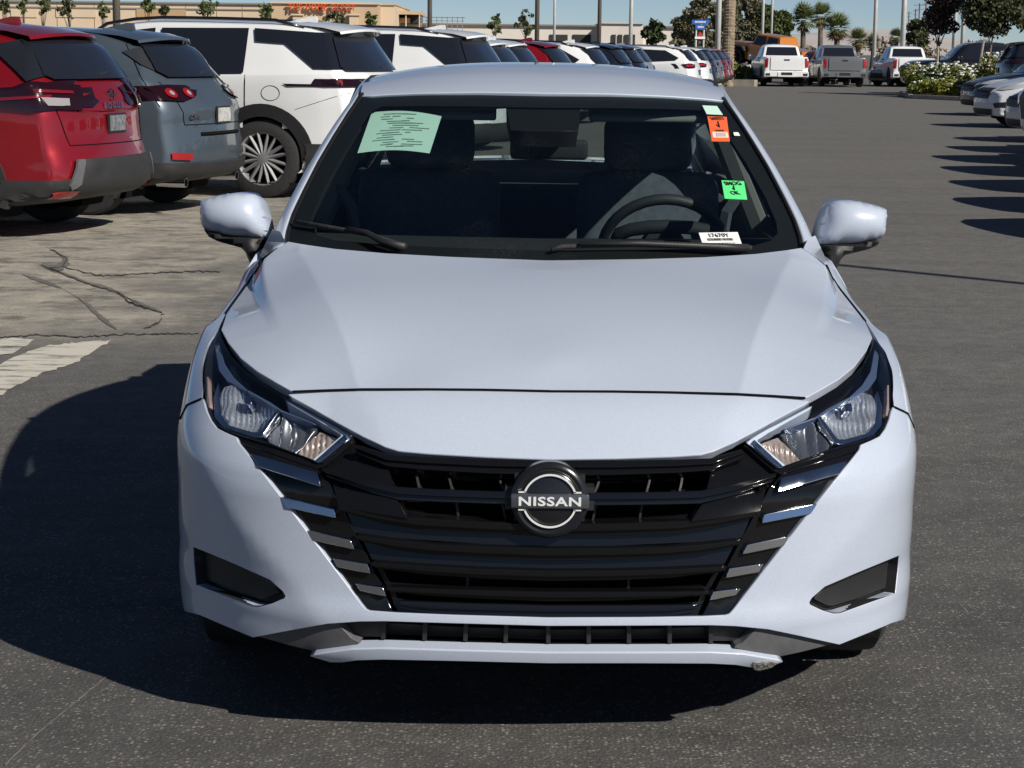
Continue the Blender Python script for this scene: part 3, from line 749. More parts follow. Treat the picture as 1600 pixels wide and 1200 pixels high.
# rear window, boot lid, tail panel
mk = lambda P: [tuple(p) for p in P]
def sheet(name, rows, m, smooth=True):
    n = len(rows[0]); v = [p for r in rows for p in r]; return build(name, v, [(i*n+j, i*n+j+1, (i+1)*n+j+1, (i+1)*n+j) for i in range(len(rows)-1) for j in range(n-1)], m, car, smooth)
xs = [-1, -.6, 0, .6, 1]
sheet('rear_window', [[(x*w, y-.06*abs(x)**2, z-.02*abs(x)**2) for x in xs] for y, z, w in ((3.22, 1.395, .52), (3.5, 1.27, .56), (3.85, 1.09, .62))], SIDEG)
sheet('boot_lid', [[(x*w, y-.08*abs(x)**2, z-.03*abs(x)**2) for x in xs] for y, z, w in ((3.85, 1.09, .68), (4.1, 1.085, .72), (4.38, 1.08, .70), (4.42, 1.02, .70))], WHITE)
sheet('tail_panel', [[(x*w, y-.10*abs(x)**3, z) for x in xs] for y, z, w in ((4.42, 1.02, .74), (4.44, .8, .77), (4.49, .62, .78), (4.49, .4, .78), (4.42, .24, .74))], WHITE)
mb = MB(); mb.box((0, 3.62, .98), (1.4, .66, .02)); mb.build('parcel_shelf', CLOTH, car)
# headliner
sheet('headliner', [[(x*.54, y, pchip(y, [p[0] for p in RC], [p[1] for p in RC])-.045-.05*abs(x)**2) for x in xs] for y in (1.92, 2.1, 2.3, 2.6, 2.9, 3.2)], HEADL)
for sg in (1, -1): MB().box((.74*sg, 2.5, .72), (.04, 2.4, .46)).build('door_lining', DASH, car)

# ---- cabin
da = sheet('dashboard', [[(x*w, y+.12*abs(x)**2, z) for x in xs] for y, z, w in ((1.02, .90, .70), (1.30, .955, .74), (1.55, .985, .745), (1.70, .975, .745), (1.76, .93, .745), (1.74, .70, .74))], DASH)
mb = MB(); mb.tube([(.37+.16*math.cos(a)*1.0, 1.66+.02*math.cos(a*2), .975+.045*math.sin(a)) for a in np.linspace(0, math.pi, 9)], [.014]+[.02]*7+[.014], 8); mb.build('instrument_hood', DASH, da, smooth=True)
WHL = mat('steering_leather', (.02, .021, .024), .6)
mb = MB(); wc = Vector((.37, 1.88, .925)); tl = math.radians(30)
ring = [wc+Vector((.188*math.cos(a), -.188*math.sin(a)*math.sin(tl), .188*math.sin(a)*math.cos(tl))) for a in np.linspace(0, 2*math.pi, 37)]
mb.tube(ring, .0165, 8, cap=False); sw = mb.build('steering_wheel', WHL, car, smooth=True)
mb = MB(); mb.tube([wc+Vector((-.17, .0, 0)), wc, wc+Vector((.17, 0, 0))], .022, 6); mb.tube([wc, wc+Vector((0, -.03, -.17))], .022, 6); mb.lathe([(-.03, .0), (-.03, .07), (.02, .075), (.02, 0)], 16, 'y', wc); mb.build('steering_hub', DASH, sw)
def rounded(name, c, d, m, parent, rx=0.0, bev=.05, seg=3):
    bm = bmesh.new(); bmesh.ops.create_cube(bm, size=1.0)
    bmesh.ops.scale(bm, vec=d, verts=bm.verts); bmesh.ops.bevel(bm, geom=list(bm.edges), offset=bev, segments=seg, affect='EDGES', profile=.5)
    bmesh.ops.rotate(bm, cent=(0, 0, 0), matrix=Matrix.Rotation(rx, 3, 'X'), verts=bm.verts); bmesh.ops.translate(bm, vec=c, verts=bm.verts)
    me = bpy.data.meshes.new(name); bm.to_mesh(me); bm.free(); me.materials.append(m)
    me.polygons.foreach_set('use_smooth', [True]*len(me.polygons)); me.set_sharp_from_angle(angle=math.radians(50))
    return link_mesh(name, me, parent)
for x in (.37, -.37):
    st = rounded('seat', (x, 2.30, .48), (.50, .52, .16), CLOTH, car, 0, .06)
    rounded('backrest', (x, 2.56, .80), (.48, .14, .66), CLOTH, st, math.radians(-18), .06)
    rounded('headrest', (x, 2.67, 1.215), (.30, .11, .20), CLOTH, st, math.radians(-12), .05)
bs = rounded('rear_seat', (0, 3.30, .78), (1.3, .16, .5), CLOTH, car, math.radians(-22), .05)
for x in (.38, -.38): rounded('headrest', (x, 3.42, 1.07), (.26, .09, .12), CLOTH, bs, math.radians(-15), .04)
mb = MB(); mb.tube([(0.02, 1.86, 1.30), (0.02, 1.90, 1.24)], .012, 6)
rm = rounded('rear_view_mirror', (.02, 1.90, 1.225), (.235, .03, .062), DASH, car, math.radians(10), .014); mb.build('mirror_stalk', DASH, rm)
for sg in (1, -1): MB().tube([(.70*sg, 2.46, 1.12), (.62*sg, 2.44, 1.0), (.58*sg, 2.46, .7)], .02, 4).build('seat_belt', CLOTH, car)
# sun visors
for x in (.33, -.33): rounded('sun_visor', (x, 1.98, 1.345), (.38, .16, .018), HEADL, car, math.radians(22), .008)
# ---- wipers
def on_ws(pts, off): return [tuple(WS.Q(np.array([r]), off)[0]) for r in WS.solve(pts)]
for nm, arm, blade in (('wiper', [(1165, 398), (1120, 396), (1000, 391), (905, 392)], [(1172, 393), (1100, 391.5), (990, 388), (880, 391), (862, 396)]),
                       ('wiper', [(635, 397), (600, 388), (575, 374), (545, 368)], [(632, 390), (575, 372), (520, 362), (462, 352)])):
    mb = MB(); mb.tube([Vector(p) for p in on_ws(arm, .022)], [.012, .010, .008, .007], 6); w_ = mb.build(nm, BLACK, car, smooth=True)
    mb = MB(); mb.tube([Vector(p) for p in on_ws(blade, .012)], .007, 5); mb.build('wiper_blade', RUBBER, w_, smooth=True)
sheet('cowl', [[(x*.70, y+.17*abs(x)**2, z) for x in xs] for y, z in ((.95, .905), (1.05, .925), (1.13, .985 if False else .955))], BLACK)

# ---- door mirrors
MP = Surf(lambda a, b: np.stack([a+0*b, 1.44+.10*(a-.85)+.18*(b-.9), b+0*a], -1), (.6, 1.3), (.6, 1.3)); MP.flipfix = 1
mo = [(1301, 314.5), (1316, 312.3), (1333, 313.3), (1358, 318), (1382, 325.5), (1386, 333), (1385, 350), (1381, 368), (1358, 376.5), (1331, 381), (1305, 382), (1284, 381.5), (1279, 376), (1283, 352), (1289, 333), (1294, 321)]
mab = np.array(to_ab(smooth_px(mo+[mo[0]])[:-1], MP, 3.5))
for md in ('right', 'left'):
    mh = pillow('side_mirror', mab, MP, .062, WHITE, car, sp=.0075, mode=md, back=.09, power=.52,
                bias=lambda q: -.15*softplus(-((q[:, 1]-1.0)-.20*(q[:, 0]-.9)), .006)+.0)
    lowp = [(1281, 380), (1305, 381), (1331, 380), (1358, 375.5), (1380, 367), (1377, 375), (1371, 383), (1358, 389), (1333, 395), (1321, 398), (1314, 405), (1303, 430), (1293, 414), (1286, 396)]
    pillow('mirror_foot', lowp, MP, .045, BLACK, mh, sp=.012, mode=md, back=.06)
    sg = 1 if md == 'right' else -1
    mb = MB(); c = mab.mean(0); 
    build('mirror_glass', [((c[0]+(p[0]-c[0])*.93)*sg, 1.44+.10*(p[0]-.85)+.18*(p[1]-.9)+.095, c[1]+(p[1]-c[1])*.93) for p in mab], [tuple(range(len(mab)))], MIRRORM, mh)

# ---- wheels
def make_wheel(parent, x, y, r, w, rimm, spokes, sg, rr=None, z=None, split=True, hubm=None):
    """wheel with its outer face towards +x*sg"""
    z = r if z is None else z; rr = rr or r*.68
    mb = MB(); mb.lathe([(-w/2, rr*.98), (-w/2, r*.92), (-w*.42, r*.985), (-w*.2, r), (w*.2, r), (w*.42, r*.985), (w/2, r*.92), (w/2, rr*.98), (w*.3, rr*.95), (-w*.3, rr*.95), (-w/2, rr*.98)], 40, 'x')
    mb.v = [(p[0]*sg+x, p[1]+y, p[2]+z) for p in mb.v]
    if sg < 0: mb.f = [q[::-1] for q in mb.f]
    ty = mb.build('wheel', RUBBER, parent, smooth='auto')
    if split:
        mb = MB(); mb.lathe([(w*.44, rr), (w*.46, rr*.97), (w*.40, rr*.9), (0, rr*.86), (-w*.3, rr*.9)], 40, 'x')
        ns = spokes
        for k in range(ns):
            for da in ((-.09, .09) if ns <= 8 else (0,)):
                a = 2*math.pi*k/ns+da*1.4; b_ = 2*math.pi*k/ns+da*2.4
                p0 = Vector((w*.36, math.cos(a)*rr*.16, math.sin(a)*rr*.16)); p1 = Vector((w*.40, math.cos(b_)*rr*.95, math.sin(b_)*rr*.95))
                mb.tube([p0, p1], [rr*.075, rr*.06], 4)
        mb.lathe([(w*.30, rr*.25), (w*.42, rr*.24), (w*.45, rr*.14), (w*.45, 0)], 20, 'x')
        mb.v = [(p[0]*sg+x, p[1]+y, p[2]+z) for p in mb.v]
        if sg < 0: mb.f = [q[::-1] for q in mb.f]
        mb.build('rim', rimm, ty, smooth='auto')
        mb = MB(); mb.lathe([(-w*.1, rr*.9), (-w*.1, 0)], 24, 'x'); mb.v = [(p[0]*sg+x, p[1]+y, p[2]+z) for p in mb.v]; mb.build('brake_disc', VOID, ty)
    return ty
for y in (.87, 3.49):
    for sg in (1, -1): make_wheel(car, .755*sg, y, .317, .205, ALLOY, 5, sg)

# ---- headlights
HB = mat('headlight_black', (.012, .012, .014), .25, 0, .3)
DRL = mat('light_guide', (.62, .70, .82), .18, 0, .8)
BEZ = mat('blue_grey_bezel', (.10, .14, .24), .22, .3, .5)
hl_out = [(1367, 528), (1361, 548), (1350, 569), (1331, 589), (1302, 609), (1268, 629.5), (1230, 651), (1190, 673.5), (1166.5, 689), (1184, 705), (1213.5, 729.5), (1222, 730), (1240, 721.5), (1300, 702.5), (1340, 691), (1360, 684), (1374, 676), (1383, 666), (1389, 652), (1393, 620), (1391, 590), (1385, 560), (1377, 541)]
def flutes(scale, amp, base, cx, cz, bowl):
    def f(ab):
        a, b = ab[..., 0], ab[..., 1]
        return base-bowl*(1-np.clip(((a-cx)**2+(b-cz)**2)/.006, 0, 1))+amp*np.abs(np.sin(a*scale))+amp*.6*np.sin(b*scale*.7+a*40)
    return f
SP_MAIN = [(1350, 601), (1369, 608), (1376, 630), (1374, 655), (1362, 671), (1325, 680.5), (1314, 680), (1286, 645), (1302, 631), (1326, 616)]
SP_RIM = [(1283, 646), (1311, 688), (1325, 689), (1368, 677), (1383, 660), (1384, 630), (1376, 606), (1377, 632), (1375, 656), (1362, 672.5), (1325, 682), (1313, 681.5), (1285.5, 645.5)]
SP_SEC = [(1226, 668), (1279, 646), (1305, 684), (1300, 700), (1263, 710)]
SP_TURN = [(1193, 685), (1222, 671), (1259, 710.5), (1232, 721.5), (1219, 711)]
SP_L = [(1169, 690), (1177, 680), (1215, 658), (1255, 636), (1270, 629), (1264, 634), (1222, 659), (1187, 681), (1186, 684), (1231, 724), (1215, 729.5)]
SP_L2 = [(1176, 690), (1181, 684), (1226, 726), (1219, 728)]
SP_BEZ = [(1225, 665), (1290, 640), (1330, 615), (1352, 594), (1366, 572), (1372, 538), (1378, 545), (1374, 582), (1362, 598), (1335, 611), (1297, 632), (1283, 642)]
for md in ('right', 'left'):
    h = panel('headlight', hl_out, FRONT, HB, car, off=-.055, thick=0, sp=.03, mode=md)
    wall('housing_wall', hl_out, FRONT, HB, h, -.004, -.058, mode=md)
    ab = np.array(to_ab(SP_MAIN, FRONT)); c = ab.mean(0)
    panel('reflector', ab, FRONT, REFL, h, off=flutes(230, .0045, -.022, c[0]-.02, c[1], .026), thick=.01, sp=.0042, mode=md)
    panel('reflector_rim', SP_RIM, FRONT, CHROME, h, off=-.012, thick=.03, roll=.004, sp=.02, mode=md)
    ab = np.array(to_ab(SP_SEC, FRONT)); c = ab.mean(0)
    panel('reflector', ab, FRONT, mat('smoked_reflector', (.36, .37, .39), .22, .85), h, off=flutes(90, .008, -.026, c[0], c[1], .022), thick=.01, sp=.006, mode=md)
    ab = np.array(to_ab(SP_TURN, FRONT)); c = ab.mean(0)
    panel('turn_signal', ab, FRONT, AMBER, h, off=flutes(260, .004, -.024, c[0], c[1], .012), thick=.012, sp=.005, mode=md)
    panel('light_guide', SP_L, FRONT, DRL, h, off=-.012, thick=.03, roll=.003, sp=.02, mode=md)
    panel('light_guide', SP_L2, FRONT, MIRRORM, h, off=-.008, thick=.004, roll=.002, sp=.02, mode=md)
    panel('bezel', SP_BEZ, FRONT, BEZ, h, off=-.016, thick=.03, roll=.004, sp=.02, mode=md)
    panel('bulb', [(1325, 626), (1334, 624), (1336, 636), (1327, 638)], FRONT, CHROME, h, off=-.012, thick=.02, roll=.003, sp=.01, mode=md)
    panel('marker', [(1388.8, 600), (1390.5, 600), (1391, 638), (1388.5, 648), (1387, 646), (1389, 628)], FRONT, mat('pale_marker', (.50, .36, .32), .25, .3, .8), h, off=-.004, thick=.01, roll=.002, sp=.02, mode=md)
    panel('lens', hl_out, FRONT, CLEAR, h, off=-.001, thick=.004, roll=.002, sp=.025, mode=md)

# ---- badge
def text_mesh(name, txt, size, m, parent, M4, bold=0.0, width=1.0, depth=.001, spacing=1.0):
    cu = bpy.data.curves.new(name, 'FONT'); cu.body = txt; cu.size = size; cu.align_x = 'CENTER'; cu.align_y = 'CENTER'; cu.extrude = depth; cu.offset = bold; cu.space_character = spacing
    cu.resolution_u = 3
    t = bpy.data.objects.new('text_tmp', cu); COL.objects.link(t)
    me = bpy.data.meshes.new_from_object(t.evaluated_get(bpy.context.evaluated_depsgraph_get())); bpy.data.objects.remove(t)
    bpy.data.curves.remove(cu)
    me.name = name; me.transform(Matrix.Diagonal((width, 1, 1, 1))); me.transform(M4); me.materials.clear(); me.materials.append(m)
    return link_mesh(name, me, parent)
bc = FRONT.P(FRONT.solve([(857, 778)])[0]); bz = float(bc[2]); by = float(bc[1])-.024
def disc(prof, n=48): mb = MB(); mb.lathe(prof, n, 'y', (0, by, bz)); mb.f = [q[::-1] for q in mb.f]; return mb
BADGE = mat('badge_black', (.012, .013, .015), .22, 0, 0.0)
bd = disc([(.03, .082), (.004, .083), (-.002, .078), (-.004, .072), (.0, .062), (-.003, .058), (-.004, 0)]).build('badge', BADGE, car, smooth='auto')
BW = mat('badge_white', (.80, .81, .80), .25, .1, .5)
def arc_ring(a0, a1, r0, r1, y, n=28):
    v = []; f = []
    for k in range(n+1):
        a = math.radians(a0+(a1-a0)*k/n)
        for r, yy in ((r0, y+.003), (r0, y), (r1, y), (r1, y+.003)): v.append((r*math.cos(a), by+yy, bz+r*math.sin(a)))
    for k in range(n):
        for j in range(3): f.append((4*k+j, 4*k+j+1, 4*k+4+j+1, 4*k+4+j))
    return v, f
for a0, a1 in ((19, 161), (199, 341)):
    v, f = arc_ring(a0, a1, .0545, .0585, -.008); build('badge_arc', v, f, BW, bd)
    s_ = 1 if a0 < 90 else -1
    for sx in (1, -1):
        x0 = .0555*math.cos(math.radians(19)); MB().box((sx*(x0+.006), by-.0065, bz+s_*.0190), (.016, .003, .0032)).build('badge_foot', BW, bd)
BAR = mat('badge_bar', (.07, .075, .09), .2, .2, .8)
rounded('badge_bar', (0, by-.006, bz), (.166, .012, .031), BAR, bd, 0, .003, 2)
MT = Matrix.Translation((0, by-.0125, bz-.0005)) @ Matrix.Rotation(math.pi/2, 4, 'X')
text_mesh('badge_lettering', 'NISSAN', .0265, BW, bd, MT, bold=.0007, width=1.42, spacing=1.08)
mb = MB(); mb.box((0, by+.04, bz), (.19, .04, .05)); mb.box((0, by+.045, bz), (.15, .04, .10)); mb.build('badge_mount', BLACK, bd)
MB().lathe([(0, .0), (.004, .011), (.0, .014)], 12, 'y', (0, by-.002, bz-.05)).build('badge_sensor', VOID, bd) if False else None

# ---- papers and stickers inside the windshield
def ws_frame(u, v, off):
    r = WS.solve([(u, v)])[0]; p = WS.Q(np.array([r]), off)[0]; n = WS.N(np.array([r]))[0]
    ex = WS.P(r+[1e-3, 0])-WS.P(r-[1e-3, 0]); ex /= np.linalg.norm(ex); ey = np.cross(n, ex)
    return Matrix(((ex[0], ey[0], n[0], p[0]), (ex[1], ey[1], n[1], p[1]), (ex[2], ey[2], n[2], p[2]), (0, 0, 0, 1)))
STK = lambda n, c: mat(n, c, .6)
INK = mat('black_ink', (.012, .012, .012), .7)
OR = STK('orange_sticker', (.85, .12, .035)); GRN = STK('green_sticker', (.10, .72, .22)); PGR = STK('pale_green_paper', (.50, .72, .62)); WPA = STK('white_paper', (.80, .80, .80))
def quad_on_ws(name, px, off, m, parent, thick=.0008):
    return panel(name, px, WS, m, parent, off=off, thick=thick, roll=.0003, sp=.04)
so = quad_on_ws('safety_sticker', [(1105, 183), (1135, 184), (1140, 222), (1112, 222)], .003, OR, wsg); so['label'] = 'orange SAFETY sticker with a tick'
def text_px(name, txt, u, v, hpx, m, parent, off, width=1.0, bold=0.0, depth=.0003, asp=1.75):
    F4 = ws_frame(u, v, off); sc_ = 5.4/FPX
    return text_mesh(name, txt, hpx*sc_*1.38, m, parent, F4 @ Matrix.Diagonal((1, asp, 1, 1)), bold, width, depth)
text_px('sticker_text', 'SAFETY', 1120.5, 187.5, 6.2, INK, so, .0045, .95, .0002)
text_px('sticker_text', 'ON FILE', 1124, 206, 3.0, INK, so, .0045, 1.1, .0002)
def tick(u, v, s, parent, m=INK):
    F4 = ws_frame(u, v, .0045); mb = MB(); k = s*5.4/FPX
    for a, b in (((-.5, 0), (-.15, -.6)), ((-.15, -.6), (.55, .9))):
        p, q = F4 @ Vector((a[0]*k, a[1]*k*1.7, 0)), F4 @ Vector((b[0]*k, b[1]*k*1.7, 0)); mb.tube([p, q], .0018, 5)
    mb.build('tick_mark', m, parent)
tick(1122, 197, 8, so)
quad_on_ws('sticker_field', [(1112.5, 208), (1136, 208), (1138, 216.5), (1113.5, 216.5)], .0042, STK('pale_orange', (.85, .62, .52)), so)
quad_on_ws('sticker_field', [(1118, 209.5), (1133, 209.5), (1134, 215.5), (1119, 215.5)], .0052, STK('grey_print', (.45, .40, .38)), so)
sg_ = quad_on_ws('smog_sticker', [(1127, 283), (1162, 284.5), (1167, 313), (1132, 311.5)], .003, GRN, wsg); sg_['label'] = 'green SMOG OK sticker'
text_px('sticker_text', 'SMOG', 1144.5, 288.7, 6.4, INK, sg_, .0045, 1.25, .0002)
text_px('sticker_text', 'OK', 1148, 303.5, 6.4, INK, sg_, .0045, 1.25, .0002)
tick(1146, 296, 5, sg_)
pg = quad_on_ws('label_sticker', [(1097, 166), (1120, 167), (1129, 180.5), (1104, 179.5)], .003, PGR, wsg)
quad_on_ws('label_sticker', [(1145.5, 208), (1153, 208), (1156, 213), (1147, 213)], .003, WPA, wsg)
bs_ = quad_on_ws('stock_number_card', [(1091.5, 365), (1152, 364), (1160, 387), (1099, 387)], .003, WPA, wsg); bs_['label'] = 'white stock number card with a barcode'
text_px('card_text', '17670Y', 1122, 369.8, 5.6, INK, bs_, .0045, 1.5, .0001)
F4 = ws_frame(1125, 376, .0045); mb = MB(); rr_ = random.Random(3); x = -.037
while x < .037:
    w_ = rr_.choice((.0007, .0011, .0016)); mb.box((x, 0, 0), (w_, .011, .0004)); x += w_+rr_.choice((.0007, .0012))
mb.v = [tuple(F4 @ Vector(p)) for p in mb.v]; mb.build('barcode', INK, bs_)
text_px('card_text', 'ID 17670Y  ON FILE' if False else '', 1128, 382, 2.2, INK, bs_, .0045) if False else None
F4 = ws_frame(1128, 383, .0045); mb = MB()
for j in range(2):
    x = -.036
    while x < .034:
        w_ = rr_.uniform(.003, .009); mb.box((x+w_/2, -.003+.007*j, 0), (w_, .0016, .0004)); x += w_+.002
mb.v = [tuple(F4 @ Vector(p)) for p in mb.v]; mb.build('card_small_print', mat('grey_ink', (.15, .15, .15), .7), bs_)
# pale green sheet hanging behind the glass on the passenger side
def ws_sheet(px_grid, off):
    r = WS.solve([q for row in px_grid for q in row]); return [tuple(p) for p in WS.Q(np.array(r), off)]
def lerp_grid(c, nu, nv, bulge=0):
    tl_, tr_, br_, bl_ = map(np.array, c); G = []
    for j in range(nv+1):
        t = j/nv; row = []
        for i in range(nu+1):
            s_ = i/nu; p = (tl_*(1-s_)+tr_*s_)*(1-t)+(bl_*(1-s_)+br_*s_)*t; p = p-np.array([0, bulge*math.sin(math.pi*s_)]); row.append(tuple(p))
        G.append(row)
    return G
G = lerp_grid([(579, 166), (689, 172), (670, 230), (556, 230)], 12, 8, 5)
pv_ = ws_sheet(G, -.02)
paper = build('paper_sheet', pv_, [(j*13+i, j*13+i+1, (j+1)*13+i+1, (j+1)*13+i) for j in range(8) for i in range(12)], PGR, None, True)
paper.location = (CX0, CY0, 0)
tag(paper, 'pale green printed sheet hanging behind the top of the windshield, passenger side', 'paper')
mb = MB(); rr_ = random.Random(5)
for j in range(15):
    for seg in range(rr_.randint(2, 4)):
        v0 = 172+j*3.6+rr_.uniform(-.4, .4); t = (v0-168)/60
        a = 590-18*t+rr_.uniform(0, 60); b = min(a+rr_.uniform(8, 34), 676-14*t)
        if b-a < 4: continue
        pq = on_ws([(a, v0-4*math.sin(math.pi*(a-575)/110)), (b, v0-4*math.sin(math.pi*(b-575)/110)), (b, v0+1.0-4*math.sin(math.pi*(b-575)/110)), (a, v0+1.0-4*math.sin(math.pi*(a-575)/110))], -.0185)
        mb.add(pq, [(0, 1, 2, 3)])
pt = mb.build('printed_lines', mat('green_grey_ink', (.18, .27, .24), .7), paper)

# ================================================================ other cars: lofted bodies with projected panes, lights and trim
def ip(y, kn): return np.interp(y, [k[0] for k in kn], [k[1] for k in kn])
def sm(y, kn): return _pchip0(np.atleast_1d(np.asarray(y, float)), [k[0] for k in kn], [k[1] for k in kn])
def loft_body(sp):
    """sp: top/belt/roofw/width/bottom curves over y (nose 0, rear L); end profiles front(z), rear(z)"""
    L = sp['L']; n = sp.get('n', 46)
    ys = np.unique(np.concatenate([np.linspace(.02, L-.02, n), [0.0, L]]))
    zt, zb, w, xr, zbelt = (sm(ys, sp[k]) for k in ('top', 'bot', 'width', 'roofw', 'belt'))
    zsh = sp.get('sh', .92)
    rows = []
    for i, y in enumerate(ys):
        g = max(zt[i]-zbelt[i], .02); e = min(.07, g*.45)
        zs = min(zsh, zbelt[i]-.05)
        pts = [(0, zt[i]+.012), (xr[i]*.5, zt[i]+.006), (xr[i]*.82, zt[i]-.012), (xr[i]*.96, zt[i]-e*.5), (xr[i]*1.005, zt[i]-e),
               (xr[i]+(w[i]*.955-xr[i])*.5, zbelt[i]+(zt[i]-e-zbelt[i])*.5), (w[i]*.955, zbelt[i]), (w[i]*.985, zbelt[i]-.035), (w[i], zs), (w[i]*.993, zs-.16), (w[i]*.985, .58), (w[i]*.99, .42), (w[i]*.965, zb[i]+.06), (w[i]*.90, zb[i]), (0, zb[i])]
        P = np.array(pts); out = []
        for k in range(len(P)-1):
            p0, p1, p2, p3 = P[max(k-1, 0)], P[k], P[k+1], P[min(k+2, len(P)-1)]
            for q in range(2):
                t = q/2; out.append(.5*((2*p1)+(-p0+p2)*t+(2*p0-5*p1+4*p2-p3)*t*t+(-p0+3*p1-3*p2+p3)*t**3))
        out.append(P[-1]); rows.append([(p[0], y, p[1]) for p in out])
    K = len(rows[0])
    def cap(row, sgn, d):
        c = np.array([0, row[0][1], .5*(row[0][2]+row[-1][2])]); R = []
        for s, dy in ((.985, d*.35), (.95, d*.75), (.85, d), (.6, d), (.3, d)):
            R.append([tuple(c+(np.array(p)-c)*[s, 1, s]+[0, sgn*dy, 0]) for p in row])
        R.append([tuple(c+[0, sgn*d, 0]) for p in row])
        return R
    rows = cap(rows[0], -1, .05)[::-1]+rows+cap(rows[-1], 1, .05)
    R = np.array(rows)                                              # rows x K x 3
    x, y, z = R[..., 0], R[..., 1], R[..., 2]
    fr = sp.get('front', [(0, .1), (.5, 0), (.75, .03), (1.0, .2), (2, .4)]); rr = sp['rear']
    wf = np.clip(1-y/sp.get('fd', .9), 0, 1.1); wr = np.clip(1-(L-y)/sp.get('rd', .9), 0, 1.1)
    hw = max(w)
    y2 = y+wf*(ip(z, fr)+sp.get('fc', .22)*np.abs(x/hw)**3)-wr*(ip(z, rr)+sp.get('rc', .24)*np.abs(x/hw)**2.8)
    R = np.stack([x, y2, z], -1)
    nr = len(R); V = []; F = []
    V = [tuple(p) for r in R for p in r]+[(-p[0], p[1], p[2]) for r in R for p in r]
    off = nr*K
    for i in range(nr-1):
        for j in range(K-1):
            a = (i*K+j, i*K+j+1, (i+1)*K+j+1, (i+1)*K+j)
            F.append(a); F.append(tuple(off+q for q in a[::-1]))
    # wheel openings
    V_ = np.array(V); keep = []
    for f in F:
        c = V_[list(f)].mean(0); cut = False
        for wy in sp['axles']:
            if (c[1]-wy)**2+(c[2]-sp['wr'])**2 < (sp['wr']+.05)**2 and abs(c[0]) > .5*hw: cut = True
        if not cut: keep.append(f)
    bm = bmesh.new(); vs_ = [bm.verts.new(v) for v in V]
    for f in keep:
        try: bm.faces.new([vs_[i] for i in f])
        except ValueError: pass
    bmesh.ops.remove_doubles(bm, verts=bm.verts, dist=1e-4)
    bmesh.ops.dissolve_degenerate(bm, dist=1e-5, edges=bm.edges)
    bmesh.ops.recalc_face_normals(bm, faces=bm.faces)
    return bm
